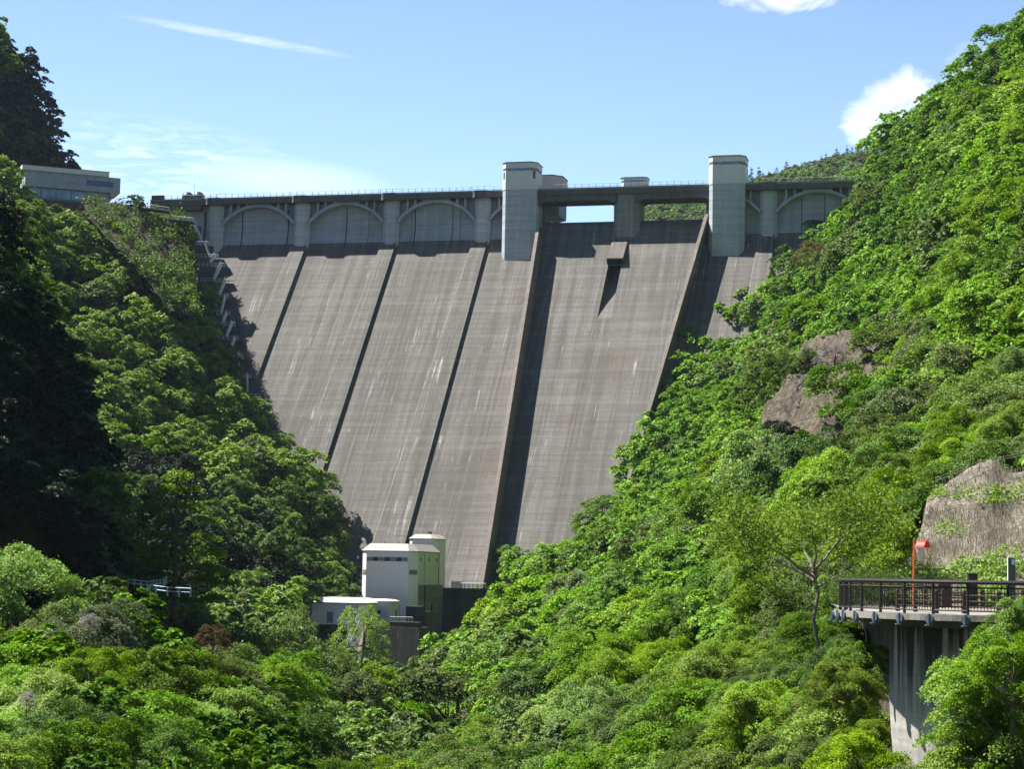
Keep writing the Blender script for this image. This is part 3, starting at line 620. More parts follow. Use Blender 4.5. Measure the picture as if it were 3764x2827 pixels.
MB().box(-5.2, -4.3, -.06, .05, zb4+.1, zb4+2.2).build('door', M_lou, l2); MB().box(-3.2, -2.2, -.06, .05, zb4+1.4, zb4+2.1).build('window', M_wind, l2)
MB().box(-2.6, -1.8, 1.6, 2.4, zt2+1.1, zt2+1.8).build('roof_vent', M_lou, rh)
for k in range(3): MB().tube([(-9+k*3.2, 6, zt+1.6), (-9+k*3.2, 6, zt+2.1)], [.28,.2], 8).build('roof_vent', M_lou, vh)
# ------------------------------------------------------------------ lookout terrace on the right, with railing
ZD = -1.1; DC = (19.6, 76.0); RD = 7.05
lk = empty('lookout_deck', (DC[0], DC[1], ZD), 0, 'round concrete lookout terrace with dark brown railing on a white stained column, right edge', 'lookout terrace')
def arcp(r, a): return (-r*math.cos(a), -r*math.sin(a))
A0, A1 = R(-75), R(112); angs = np.linspace(A0, A1, 40)
ring = [arcp(RD+.22, a) for a in angs]+[(20, 6), (20, 20), (-2, 20)]
MB().prism([(x, y, -.22) for x, y in ring], [(x, y, 0) for x, y in ring]).build('deck_slab', concrete('slab_concrete', (.30,.28,.25), lift=3, streak=.3, dark=.8, joint=0, brown=.6, sc=4), lk)
ring = [arcp(RD-.9, a) for a in angs]+[(19, 6), (19, 19), (-1.5, 19)]
MB().prism([(x, y, -.5) for x, y in ring], [(x, y, -.225) for x, y in ring]).build('slab_beam', M_dark, lk)
cc = (0.6, .4); rr_ = lambda r, z: [(cc[0]+r*math.cos(a), cc[1]+r*math.sin(a), z) for a in np.linspace(0, 2*math.pi, 49)[:-1]]
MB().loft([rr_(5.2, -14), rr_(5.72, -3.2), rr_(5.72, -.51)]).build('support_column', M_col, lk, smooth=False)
pa = [math.acos(1-v/RD) if v <= RD else 0 for v in (0.0,)]
post_a = []
for px in (3106, 3126, 3168, 3236, 3324, 3429, 3558, 3705):     # post angles from their spacing along the round edge
    best = min(((abs(proj(np.array([[DC[0]-RD*math.cos(a), DC[1]-RD*math.sin(a), ZD]]))[0,0]-px), a) for a in np.linspace(0.0, 1.6, 400))); post_a.append(best[1])
st_ = post_a[-1]-post_a[-2]; post_a += [post_a[-1]+st_, post_a[-1]+2*st_]
post_a = [post_a[0]-3*.17, post_a[0]-2*.17, post_a[0]-.17]+post_a
for a in post_a:
    x, y = arcp(RD, a); po = MB(); po.tube([(x,y,-.12),(x,y,1.0)], .055, 8); po.tube([(x,y,.98),(x,y,1.03),(x,y,1.06)], [.075,.06,.01], 8); po.build('post', M_brown, lk)
    br = MB(); ux, uy = arcp(1, a); tx, ty = -uy, ux
    hs_ = .17; k = 10
    r0 = [(x+ux*.06+tx*hs_*math.cos(t), y+uy*.06+ty*hs_*math.cos(t), -.17+hs_*math.sin(t)) for t in [2*math.pi*i/k for i in range(k)]]
    r1 = [(x+ux*.30+tx*hs_*.9*math.cos(t), y+uy*.30+ty*hs_*.9*math.cos(t), -.17+hs_*.9*math.sin(t)) for t in [2*math.pi*i/k for i in range(k)]]
    br.loft([r0, r1]); br.tube([(x+ux*.3,y+uy*.3,-.36),(x+ux*.3,y+uy*.3,.02)], .05, 6); br.tube([(x+ux*.3,y+uy*.3,-.40),(x+ux*.3,y+uy*.3,-.36)], .14, 8); br.build('bracket', M_bluebr, lk)
fa = np.linspace(post_a[0], post_a[-1], 60)
MB().tube([(*arcp(RD+.02, a), 1.13) for a in fa], .075, 8).build('top_rail', M_brown, lk)
MB().tube([(*arcp(RD, a), .94) for a in fa], .035, 6).build('upper_rail', M_brown, lk)
MB().tube([(*arcp(RD, a), .14) for a in fa], .035, 6).build('lower_rail', M_brown, lk)
bl = MB()
for a, b in zip(post_a[:-1], post_a[1:]):
    n = max(4, round((b-a)*RD/.115))
    for i in range(1, n): g = a+(b-a)*i/n; x, y = arcp(RD, g); bl.box(x-.011, x+.011, y-.011, y+.011, .14, .94)
bl.build('baluster_panel', M_brown, lk)
# brown roadside fence on the terrace (two runs of round-topped posts with three rails)
def post_fence(label, pts, h=.84, r=.085):
    P0 = [at(px, py, ZD/ray(px, py)[2]*ray(px, py)[1]) for px, py in pts]
    o = empty('roadside_fence', P0[0], 0, label, 'fence'); b0 = np.array(P0[0])
    for p in P0:
        q = p-b0; MB().tube([(q[0],q[1],0),(q[0],q[1],h*.93),(q[0],q[1],h*.98),(q[0],q[1],h)], [r,r,r*.75,r*.3], 8).build('post', M_brownw, o)
    for k in (.78, .53, .28):
        MB().tube([tuple(p-b0+np.array([0,0,h*k])) for p in P0], .032, 6).build('rail', M_brownw, o)
post_fence('brown post and rail fence just behind the lookout railing', [(3300, 2247), (3364.7, 2250), (3442, 2256), (3544, 2257), (3671, 2262), (3840, 2270)])
post_fence('farther brown post and rail fence along the road behind the lookout', [(3320, 2232), (3400, 2234), (3466, 2236), (3610, 2237), (3760, 2238)])
# traffic mirror
mi = empty('traffic_mirror', at(3358, 2226, 86), 0, 'orange traffic mirror post with red hood behind the lookout railing', 'mirror'); 
MB().tube([(0,0,0),(0,0,1.1),(.02,0,2.75)], .04, 8).build('pole', M_orange, mi)
def disc(r, y0, y1, n=20, rx=1.0): return [[(rx*r*math.cos(2*math.pi*i/n), y, r*math.sin(2*math.pi*i/n)) for i in range(n)] for y in (y0, y1)]
back = MB(); back.loft([[(.32*math.cos(t), y, .42*math.sin(t)) for t in np.linspace(0, 2*math.pi, 25)[:-1]] for y in (-.03, .03)]); b = back.build('mirror_disc', M_mirr, mi); b.location = (.27, -.05, 2.3); b.rotation_euler = (0, .1, R(55))
hd = MB(); ts_ = np.linspace(R(25), R(165), 14)
hd.loft([[(.36*math.cos(t), .05, .46*math.sin(t)) for t in ts_]+[(.33*math.cos(t), .05, .43*math.sin(t)) for t in ts_[::-1]], [(.36*math.cos(t), -.32, .46*math.sin(t)) for t in ts_]+[(.33*math.cos(t), -.32, .43*math.sin(t)) for t in ts_[::-1]]])
h_ = hd.build('hood', M_red, mi); h_.location = (.27, -.05, 2.3); h_.rotation_euler = (0, .1, R(55))
MB().tube([(0,0,2.3),(.22,0,2.3)], .03, 6).tube([(0,0,1.9),(.2,0,2.1)], .03, 6).build('arm', M_orange, mi)
cb = empty('roadside_cabinet', at(3575, 2232, 87), 0, 'black box shaped cabinet standing behind the lookout railing', 'cabinet')
MB().box(-.2, .2, -.15, .15, 0, 1.38).build('cabinet_body', M_black, cb, bevel=.02); MB().box(-.22, .22, -.17, .17, 1.38, 1.43).build('lid', M_black, cb)
gs = empty('sign_pillar', at(3718, 2236, 88), 0, 'narrow dark green sign pillar with small light blue emblem near right edge', 'sign')
MB().box(-.16, .17, -.05, .05, 0, 2.18).build('panel', M_green, gs, bevel=.01); MB().box(-.165, -.145, -.06, .06, 0, 2.18).build('edge_strip', M_railw, gs)
MB().box(-.01, .15, -.062, -.052, 1.88, 2.12).build('emblem_plate', M_sblue, gs)
mm = MB(); mm.box(.055, .085, -.068, -.063, 2.03, 2.07).hexa([(.03,-.068,1.95),(.05,-.068,1.93),(.05,-.063,1.93),(.03,-.063,1.95),(.075,-.068,2.03),(.10,-.068,2.01),(.10,-.063,2.01),(.075,-.063,2.03)]).hexa([(.075,-.068,1.91),(.1,-.068,1.91),(.1,-.063,1.91),(.075,-.063,1.91),(.05,-.068,1.98),(.08,-.068,1.99),(.08,-.063,1.99),(.05,-.063,1.98)]); mm.build('emblem', M_white, gs)
lw = empty('low_wall', at(3468, 2232, 90), 0, 'low brown concrete block at the roadside behind the lookout fence', 'wall')
MB().box(-.28, .30, -.2, .4, 0, 1.05).build('wall_block', plain('brown_block', (.075,.055,.045), .8, grime=.4), lw); MB().box(-3.2, -.28, -.1, .1, .78, .9).build('beam', M_brownw, lw)
# blue-white roadside fence among the trees on the left
lf = empty('valley_road_fence', at(600, 2190, 215), 0, 'pale blue road fence in the shade between left tree crowns', 'fence'); lo_ = np.array(lf.location)
M_bluew = plain('pale_blue_paint', (.50,.62,.75), .5)
def rp(px, py, D): return at(px, py, D)-lo_
railing([rp(520,2180,212), rp(572,2186,211), rp(615,2192,210), rp(700,2196,209)], 'railing', lf, M_bluew, h=.9, step=1.25, rails=(.9, .5), r=.05, post=.07)
railing([rp(470,2160,226), rp(540,2168,228), rp(600,2160,232), rp(618,2140,240)], 'railing', lf, M_bluew, h=.9, step=.8, rails=(.9, .5), r=.05, post=.06)
cw = empty('concrete_channel_wall', at(880, 2450, 205), 0, 'weathered concrete wall slanting down between the dark left trees', 'wall'); co_ = np.array(cw.location)
a_, b_, c_, d_ = at(848, 2408, 212)-co_, at(958, 2500, 203)-co_, at(950, 2560, 203)-co_, at(840, 2500, 212)-co_
off = np.array([1.0, 3.0, .2]); MB().hexa([d_, c_, c_+off, d_+off, a_, b_, b_+off, a_+off]).build('wall_block', M_base, cw)

# ------------------------------------------------------------------ TERRAIN
def catmull(P, n):                            # P (k,3) -> smooth samples
    P = np.asarray(P, float); k = len(P); E = np.vstack([2*P[0]-P[1], P, 2*P[-1]-P[-2]]); u = np.linspace(0, k-1, n); i = np.minimum(u.astype(int), k-2); t = (u-i)[:, None]
    p0, p1, p2, p3 = E[i], E[i+1], E[i+2], E[i+3]
    return .5*((2*p1)+(-p0+p2)*t+(2*p0-5*p1+4*p2-p3)*t*t+(-p0+3*p1-3*p2+p3)*t**3)
def crown_r(D): return np.interp(np.asarray(D), [0, 60, 150, 300, 550, 2000], [1.7, 1.9, 4.1, 5.6, 6.0, 7.0])
from mathutils import noise as mn
def surface(rows, nu, nv):
    """control rows of (px, py, distance) -> smooth grid of world points of the canopy"""
    W_ = [np.array([at(*p) for p in r]) for r in rows]
    A = np.array([catmull(r, nu) for r in W_]); return np.array([catmull(A[:, j], nv) for j in range(nu)]).transpose(1, 0, 2)
def interp(G, u, v):                          # u, v in 0..1 arrays
    nv, nu = G.shape[:2]; x = np.clip(u, 0, .9999)*(nu-1); y = np.clip(v, 0, .9999)*(nv-1); i, j = x.astype(int), y.astype(int); a = (x-i)[:, None]; b = (y-j)[:, None]
    return (G[j,i]*(1-a)+G[j,i+1]*a)*(1-b)+(G[j+1,i]*(1-a)+G[j+1,i+1]*a)*b
def ground_of(G, k=2.2):
    Gd = G.copy(); Gd[..., 2] -= crown_r(G[..., 1])*k; return Gd
def hill(name, G, mat, k=2.2, rough=1.0, skirt=True, lab=None):
    g = ground_of(G, k); nv, nu = g.shape[:2]
    for j in range(nv):
        for i in range(nu):
            p = Vector(g[j, i]); s_ = max(.3, p.y*.004)*rough
            g[j, i, 2] += s_*1.3*mn.fractal(p*.06/max(.3, p.y/200), 1.0, 2.0, 5)
    if skirt:                                 # carry the slope on behind its edges so it reads from the side too
        top = g[0]+np.array([0, 60, -12]); g = np.vstack([(g[0]+np.array([0, 200, -90]))[None], top[None], g])
        nv += 2; rt = g[:, -1]+np.array([0, 45, -25]); g = np.concatenate([g, rt[:, None]], 1); nu += 1
    V = g.reshape(-1, 3); f = []
    for j in range(nv-1):
        for i in range(nu-1): a = j*nu+i; f.append((a, a+1, a+nu+1, a+nu))
    me = bpy.data.meshes.new(name); me.from_pydata(V.tolist(), [], f); me.materials.append(mat); me.polygons.foreach_set('use_smooth', [True]*len(f))
    o = bpy.data.objects.new(name, me); C.objects.link(o); o['kind'] = 'structure'; return o
RIGHT = [[(2975,760,600),(3170,650,560),(3300,500,500),(3480,300,440),(3764,60,390),(4050,-170,360)],
 [(2790,930,572),(3100,850,500),(3300,740,430),(3500,600,370),(3764,400,310),(4100,200,280)],
 [(2575,1180,545),(2880,1180,470),(3150,1130,380),(3400,1050,310),(3764,850,240),(4150,680,205)],
 [(2330,1500,530),(2650,1480,440),(2950,1450,330),(3250,1400,260),(3600,1300,190),(4150,1150,150)],
 [(2230,1850,505),(2500,1780,400),(2800,1720,280),(3100,1700,200),(3500,1640,140),(4150,1560,112)],
 [(1860,2110,480),(2150,2060,360),(2560,2010,240),(2950,2020,150),(3330,1990,112),(4150,1950,98)],
 [(1690,2350,425),(2080,2290,290),(2450,2290,190),(2820,2330,125),(3150,2400,95),(4150,2500,80)],
 [(1480,2520,330),(1900,2500,220),(2350,2500,145),(2800,2550,100),(3250,2650,76),(4150,2720,66)],
 [(1250,2900,175),(1750,2880,140),(2300,2880,104),(2800,2880,80),(3300,2900,62),(4150,2900,54)]]
LEFT = [[(-300,480,520),(0,610,535),(200,760,545),(420,800,552),(600,805,560),(690,830,572)],
 [(-300,800,490),(0,850,505),(220,930,520),(430,950,535),(600,960,550),(705,970,567)],
 [(-300,1150,455),(60,1150,470),(300,1180,485),(520,1200,500),(690,1220,520),(810,1250,545)],
 [(-300,1500,420),(150,1450,435),(400,1480,450),(650,1510,470),(840,1530,492),(965,1550,521)],
 [(-300,1800,385),(300,1750,400),(600,1790,415),(850,1800,435),(1050,1790,460),(1195,1790,496)],
 [(-300,2000,345),(450,2000,360),(750,2020,378),(950,2040,400),(1130,2050,430),(1270,2060,468)],
 [(-300,2250,300),(500,2250,320),(800,2250,340),(1000,2260,355),(1150,2260,372),(1310,2280,400)]]
CLIFF = [[(-900,1150,200),(-400,850,215),(-80,700,232),(-10,800,262)],
 [(-900,1350,190),(-400,1050,205),(-30,930,228),(90,1050,258)],
 [(-900,1500,180),(-350,1300,195),(30,1250,220),(185,1270,252)],
 [(-900,1650,170),(-300,1550,190),(90,1500,213),(310,1500,246)],
 [(-900,1800,165),(-250,1800,185),(150,1800,206),(365,1790,238)],
 [(-900,2200,160),(-200,2200,180),(190,2200,198),(450,2200,228)]]
PEAK = [[(-700,-600,700),(-350,-250,750),(-90,20,790),(-20,100,830)],
 [(-700,0,690),(-300,90,740),(-50,190,780),(95,220,825)],
 [(-700,250,680),(-250,290,730),(20,350,770),(155,370,815)],
 [(-700,450,670),(-220,480,720),(80,520,765),(215,530,810)],
 [(-700,760,660),(-200,760,710),(130,760,755),(285,745,805)]]
FORE = [[(-250,2150,172),(100,2100,172),(420,2100,175),(560,2200,178),(740,2290,184),(960,2440,192)],
 [(-250,2350,148),(100,2330,150),(420,2340,152),(600,2390,154),(800,2490,158),(1010,2620,166)],
 [(-250,2600,124),(100,2600,125),(420,2610,126),(620,2660,128),(850,2730,132),(1050,2780,140)],
 [(-250,2900,102),(100,2900,103),(420,2900,104),(640,2900,106),(880,2900,110),(1080,2900,116)]]
MID = [[(640,2200,270),(850,2160,280),(1040,2200,290),(1150,2330,300),(1300,2420,312),(1500,2470,330)],
 [(640,2380,240),(900,2370,246),(1100,2380,250),(1250,2450,256),(1380,2500,266),(1560,2520,285)],
 [(800,2570,200),(1000,2570,205),(1150,2580,208),(1280,2600,212),(1400,2640,220),(1580,2650,232)],
 [(950,2900,150),(1100,2900,152),(1250,2900,155),(1380,2900,158),(1480,2900,160),(1580,2900,164)]]
FAR = [[(1900,900,1500),(2330,800,1500),(2450,765,1500),(2620,735,1500),(2750,700,1500),(3000,622,1500),(3300,540,1500),(3650,430,1480)],
 [(1900,1000,1380),(2330,900,1400),(2450,860,1400),(2620,830,1400),(2750,790,1400),(3000,720,1390),(3300,650,1380),(3650,560,1370)],
 [(1900,1200,1250),(2330,1100,1280),(2450,1050,1280),(2620,1020,1280),(2750,1000,1280),(3000,930,1270),(3300,880,1260),(3650,800,1250)]]
# carry every slope on past the frame so that a step to the side still finds hillside
for rows_, dl in ((LEFT, (-900, -90, .98)), (CLIFF, (-900, 60, .90)), (FORE, (-900, 0, 1.0)), (PEAK, (-800, -200, .95))):
    for r_ in rows_: r_.insert(0, (r_[0][0]+dl[0], r_[0][1]+dl[1], r_[0][2]*dl[2]))
for r_ in RIGHT: r_.append((r_[-1][0]+800, r_[-1][1]-120, r_[-1][2]*.84))
GR = {k: surface(v, 60, 60) for k, v in dict(right=RIGHT, left=LEFT, cliff=CLIFF, peak=PEAK, fore=FORE, mid=MID, far=FAR).items()}
hill('right_slope', GR['right'], M_soil); hill('left_slope', GR['left'], M_soil); hill('shaded_cliff', GR['cliff'], M_soil, 1.0); hill('distant_peak', GR['peak'], M_soil, .9)
hill('foreground_slope', GR['fore'], M_soil); hill('valley_slope', GR['mid'], M_soil); hill('far_ridge', GR['far'], M_soil, 1.0)
# one wide ground sheet under everything, down to the horizon
gm = bpy.data.meshes.new('ground'); gv = []; gf = []; NX = 40
xs = np.concatenate([np.linspace(-9000, -400, 8), np.linspace(-300, 300, 13), np.linspace(400, 9000, 8)]); ys = np.concatenate([np.linspace(-300, 700, 15), np.linspace(900, 16000, 12)])
for y in ys:
    for x in xs: gv.append((x, y, -42+(1.5*math.sin(x*.02)+math.cos(y*.031) if abs(x) < 500 else 0)))
for j in range(len(ys)-1):
    for i in range(len(xs)-1): a = j*len(xs)+i; gf.append((a, a+1, a+len(xs)+1, a+len(xs)))
gm.from_pydata(gv, [], gf); gm.materials.append(M_soil); go = bpy.data.objects.new('ground', gm); C.objects.link(go); go['kind'] = 'structure'
# road shelf and netted cutting behind the lookout
def quadsurf(name, rows, nu, nv, mat, rough, fs=.5, sk=None, an=(1,1,1)):
    G = surface(rows, nu, nv)
    for j in range(nv):
        for i in range(nu):
            p = Vector(G[j, i]); p = Vector((p.x*an[0]+p.z*.35*an[0], p.y*an[1], p.z*an[2])); d = rough*mn.fractal(p*fs, .9, 2.0, 6); G[j, i] += np.array([0, -.6*d, d*.7])
    if sk is not None: G = np.vstack([(G[0]+np.array(sk))[None], G])
    V = G.reshape(-1, 3); f = []; n = G.shape[1]
    for j in range(G.shape[0]-1):
        for i in range(n-1): a = j*n+i; f.append((a, a+1, a+n+1, a+n))
    me = bpy.data.meshes.new(name); me.from_pydata(V.tolist(), [], f); me.materials.append(mat); me.polygons.foreach_set('use_smooth', [True]*len(f))
    o = bpy.data.objects.new(name, me); C.objects.link(o); o['kind'] = 'structure'; return o
NET = [[(3405,1850,109),(3470,1775,110),(3640,1695,111),(3690,1720,111),(3900,1700,111)], [(3380,1960,105),(3480,1930,105.5),(3620,1900,106),(3700,1900,106),(3900,1900,106)],
 [(3330,2080,100),(3450,2080,100),(3600,2080,100),(3700,2080,100),(3900,2080,100)], [(3260,2210,94),(3450,2215,94),(3600,2215,94),(3700,2215,94),(3900,2215,94)]]
quadsurf('netted_cutting', NET, 90, 80, M_net, .45, .35, (0, 10, -3))
rd = MB(); rd.poly([(13.5, 82, ZD-.02), (60, 74, ZD-.02), (60, 97, ZD-.02), (15.5, 97, ZD-.02)]); ro_ = rd.build('road', M_asph, None, fix=False); ro_['kind'] = 'structure'
sh = MB(); sh.hexa([(17, 84, -14), (60, 75, -14), (60, 98, -14), (17, 98, -14), (17, 84, ZD-.1), (60, 75.9, ZD-.1), (60, 97.5, ZD-.1), (17, 97.5, ZD-.1)]); so2 = sh.build('road_embankment', M_rock, None); so2['kind'] = 'structure'
ROCKP = [[(2960,1240,304),(3110,1220,296),(3240,1270,284),(3350,1340,272)], [(2880,1400,292),(3080,1400,281),(3220,1410,270),(3400,1450,256)], [(2800,1530,285),(3060,1540,271),(3230,1540,258),(3430,1560,243)], [(2860,1690,270),(3060,1700,259),(3220,1710,246),(3400,1720,233)]]
quadsurf('bare_rock_face', ROCKP, 110, 90, M_rock, 1.5, .3, (0, 14, -6), (1.3, .3, .22))
SCR = [[(300,742,556),(440,748,566),(560,770,572),(690,800,574)], [(330,800,540),(450,830,548),(600,850,558),(712,870,564)], [(420,900,524),(520,930,532),(620,950,542),(712,970,552)], [(520,1000,512),(600,1040,518),(660,1060,526),(715,1080,534)], [(620,1140,500),(660,1150,506),(700,1160,510),(735,1170,516)]]
quadsurf('scrub_slope', SCR, 120, 100, M_scrub, .9, .6, (0, 25, -10))
# ------------------------------------------------------------------ TREES
def leaf_quads(P, Nn, size, rng, asp=1.7):
    """rhombic leaves at P with normals Nn"""
    k = len(P); Nn = Nn/np.linalg.norm(Nn, axis=1)[:, None]; a = rng.normal(size=(k, 3)); T = np.cross(Nn, a); T /= np.linalg.norm(T, axis=1)[:, None]; B = np.cross(Nn, T)
    s = size*rng.uniform(.6, 1.25, k)[:, None]; l = T*s*asp*.5; w = B*s*.5
    return np.stack([P-l, P-w+Nn*s*.12, P+l, P+w+Nn*s*.12], 1)
def crown_mesh(name, seed, n, leaf, npads=70, hz=1.0, flat=.45, up=.8, shape='dome'):
    """a crown of several foliage lobes with dark gaps between them; each lobe carries layered leaf pads on its upper side"""
    r = np.random.default_rng(seed); pads = []
    if shape == 'cone':
        for i in range(npads):
            th = r.uniform(0, 2*math.pi); rad = r.uniform(.55, 1.0)**.6; z = r.uniform(0, 1)**1.3; R_ = (1-z)*.62*rad+.03; pads.append((R_*math.cos(th), R_*math.sin(th), z*2.6+.1, .13+.22*(1-z)))
    else:
        lobes = [(0, 0, 1.75, .42)]; nl = int(r.integers(10, 14))
        for k in range(nl):
            u = -.55+1.35*(k+.5)/nl; th = k*2.4+r.uniform(-.4, .4); cz = math.sqrt(max(0, 1-u*u)); q = r.uniform(.62, .86)
            lobes.append((cz*math.cos(th)*q, cz*math.sin(th)*q, 1.2+u*hz*r.uniform(.8, 1.0), r.uniform(.27, .42)))
        per = max(4, npads//len(lobes)+1)
        for (x, y, z, R_) in lobes:
            for i in range(per):
                th = r.uniform(0, 2*math.pi); u = r.uniform(-.25, 1); cz = math.sqrt(1-u*u)*r.uniform(.7, 1.1); pads.append((x+cz*math.cos(th)*R_, y+cz*math.sin(th)*R_, z+u*R_*.8, R_*r.uniform(.34, .58)))
    pads = np.array(pads); w = pads[:, 3]**2; idx = r.choice(len(pads), n, p=w/w.sum()); pd = pads[idx]
    rho = np.sqrt(r.uniform(0, 1, n))*(1+.25*r.normal(size=n)); ph = r.uniform(0, 2*math.pi, n)
    cen = np.array([0, 0, 1.1]); outv = pd[:, :3]-cen; outv /= np.linalg.norm(outv, axis=1)[:, None]+1e-6
    P = pd[:, :3].copy(); P[:, 0] += pd[:, 3]*rho*np.cos(ph); P[:, 1] += pd[:, 3]*rho*np.sin(ph); P[:, 2] += -pd[:, 3]*flat*rho**2+r.normal(size=n)*pd[:, 3]*.16 - (outv[:, 0]*np.cos(ph)+outv[:, 1]*np.sin(ph))*rho*pd[:, 3]*.35
    Nn = np.array([0, 0, up])+outv*.5+r.normal(size=(n, 3))*.5; Nn[:, 2] = np.abs(Nn[:, 2])*.9+.02
    me = quads_mesh(name, leaf_quads(P, Nn, leaf, r)); me.materials.append(KINDS['mid'][0]); return me, pads
def trunk_mesh(name, seed, pads, thick=.045, pale=False, n=12, H=1.25):
    r = random.Random(seed); mm = MB(); lean = (r.uniform(-.12, .12), r.uniform(-.12, .12))
    P = [Vector((0,0,-.25)), Vector((lean[0]*.4, lean[1]*.4, H*.45)), Vector((lean[0], lean[1], H)), Vector((lean[0]*1.3, lean[1]*1.3, H*1.45))]
    mm.tube(P, [thick*1.35, thick, thick*.7, thick*.25], 7)
    sel = sorted(range(len(pads)), key=lambda i: r.random())[:n]
    for i in sel:
        q = Vector(pads[i][:3]); k = r.uniform(.25, .9); b = P[1].lerp(P[2], k); mid = b.lerp(q, .5)+Vector((r.uniform(-.08,.08), r.uniform(-.08,.08), .06))
        mm.tube([b, mid, q], [thick*.5, thick*.3, thick*.1], 5)
    me = bpy.data.meshes.new(name); me.from_pydata(mm.v, [], mm.f); me.materials.append(M_barkp if pale else M_bark); return me
def kit(tagn, seeds, n, leaf, **kw):
    out_ = []
    for s in seeds:
        c, pads = crown_mesh('crown', s, n, leaf, **kw); out_.append((c, trunk_mesh('trunk', s, pads)))
    return out_
NEAR = kit('near', (11, 12, 13, 14, 15), 42000, .024, npads=120)
FINE = kit('fine', (21, 22, 23, 24, 25, 26), 24000, .033, npads=100)
COAR = kit('coarse', (31, 32, 33, 34, 35), 11000, .048, npads=80)
CONE = kit('cone', (41, 42), 3500, .06, npads=60, shape='cone')
LITE = kit('lite', (51, 52, 53), 6500, .036)          # thin crowns through which one sees what stands behind
VFAR = kit('vfar', (61, 62, 63), 1900, .115, npads=40)
def put_tree(loc, r, meshes, kind, label, group, name='broadleaf_tree', cat='tree', zs=None, rz=None, tilt=0.12):
    o = bpy.data.objects.new(name, None); C.objects.link(o); o.location = tuple(loc); o.empty_display_size = .5
    o.scale = (r*random.uniform(.9, 1.15), r*random.uniform(.9, 1.15), r*(zs or random.uniform(.85, 1.1))); o.rotation_euler = (random.uniform(-tilt, tilt), random.uniform(-tilt, tilt), random.uniform(0, 6.28) if rz is None else rz)
    for me, nm in zip(meshes, ('crown', 'trunk')):
        c = bpy.data.objects.new(nm, me); C.objects.link(c); c.parent = o
        if nm == 'crown' : c.material_slots[0].link = 'OBJECT'; c.material_slots[0].material = KINDS[kind][0]
    return tag(o, label, cat, group)
def inside(px, py, poly):
    c = False; n = len(poly)
    for i in range(n):
        (x0, y0), (x1, y1) = poly[i], poly[(i+1) % n]
        if (y0 > py) != (y1 > py) and px < (x1-x0)*(py-y0)/(y1-y0)+x0: c = not c
    return c
# clearings: photo regions whose trees would stand where the photo shows bare ground, walls or buildings
CLEAR = [
 ([(2960,1600),(3020,1500),(3090,1400),(3120,1340),(3170,1450),(3260,1460),(3330,1510),(3290,1650),(3060,1680)], 0, 285),
 ([(3080,2120),(3330,2150),(3400,1840),(3480,1770),(3620,1690),(3700,1740),(3900,1740),(3900,2600),(3600,2900),(3200,2900),(3200,2420),(3070,2330)], 0, 125),
 ([(470,2090),(720,2090),(720,2320),(480,2300)], 0, 240), ([(1020,2130),(1570,2150),(1570,2480),(1330,2460),(1090,2330)], 0, 420),
 ([(300,735),(560,750),(715,790),(730,1200),(620,1160),(420,900)], 0, 900),
 ([(210,630),(450,650),(450,740),(290,745)], 0, 900),
]
def cleared(px, py, D): return any(a < D < b and inside(px, py, poly) for poly, a, b in CLEAR)
WHERE = {'right': 'right slope', 'left': 'left bank', 'cliff': 'shaded left cliff', 'peak': 'dark peak top left', 'fore': 'left foreground', 'mid': 'valley below white houses', 'far': 'far ridge'}
def near_what(px, py, D):
    marks = [((3100,1500),420,'near bare rock face'), ((3560,1900),330,'near netted cutting'), ((3400,2230),450,'near lookout terrace'), ((2620,980),330,'near right gate tower'),
      ((2350,1500),330,'by dam face'), ((1850,2150),330,'near spillway foot'), ((1480,2300),300,'near white houses'), ((620,2190),280,'near blue fence'),
      ((250,700),260,'near museum'), ((820,1150),260,'near stairway'), ((1000,1600),320,'by dam face'), ((3750,2450),330,'below lookout')]
    for (x, y), r, s in marks:
        if (px-x)**2+(py-y)**2 < r*r: return ', '+s
    return ''
def tree_label(word, reg, px, py, what='leafy tree'):
    return '%s tree, %s%s, %d%% across, %d%% down photo' % (word, WHERE[reg], near_what(px, py, 0), round(px/37.64), round(py/28.27))
cands = []
def scatter(reg, spacing, kinds, rk=1.0, seed=1, maxn=4000, jit=.5):
    G = GR[reg]; rng = np.random.default_rng(seed); n = 28000; u, v = rng.random(n), rng.random(n); P = interp(G, u, v)
    # weight samples by local area / crown area so that the spacing follows the crown size
    kept = []; cell = {}
    pj = proj(P); 
    for p, q in zip(P, pj):
        if not (-1500 < q[0] < 3764+900 and -700 < q[1] < 3050): continue
        r = float(crown_r(p[1]))*rk*rng.choice([.72,.9,1.1,1.32,1.6], p=[.2,.22,.25,.2,.13])
        if cleared(q[0], q[1], p[1]): continue
        d = r*spacing; key = (int(p[0]//5), int(p[1]//5), int(p[2]//5)); ok = True
        for a in (-1,0,1):
            for b in (-1,0,1):
                for c in (-1,0,1):
                    for (p2, d2) in cell.get((key[0]+a, key[1]+b, key[2]+c), ()):
                        if np.sum((p-p2)**2) < (.5*(d+d2))**2: ok = False; break
                    if not ok: break
                if not ok: break
            if not ok: break
        if not ok: continue
        cell.setdefault(key, []).append((p, d)); kept.append((p, r, q))
        if len(kept) >= maxn: break
    for p, r, q in kept:
        pk = kinds(q[0], q[1], rng) ; base = p.copy(); base[2] -= r*1.95+rng.uniform(-.35, .45)*crown_r(p[1])
        cands.append(dict(reg=reg, p=base, r=r, px=q[0], py=q[1], D=p[1], kind=pk, size=r*F/p[1]))
def pick(rng, **w): 
    k = list(w); a = np.array([w[x] for x in k], float); return k[rng.choice(len(k), p=a/a.sum())]
def k_right(px, py, rng):
    if py < 900 and px < 3450: return pick(rng, mid=4, lime=2, deep=3, oliv=1.5)
    return pick(rng, mid=5, lime=3.6, deep=1.6, grey=1.4, oliv=.4)
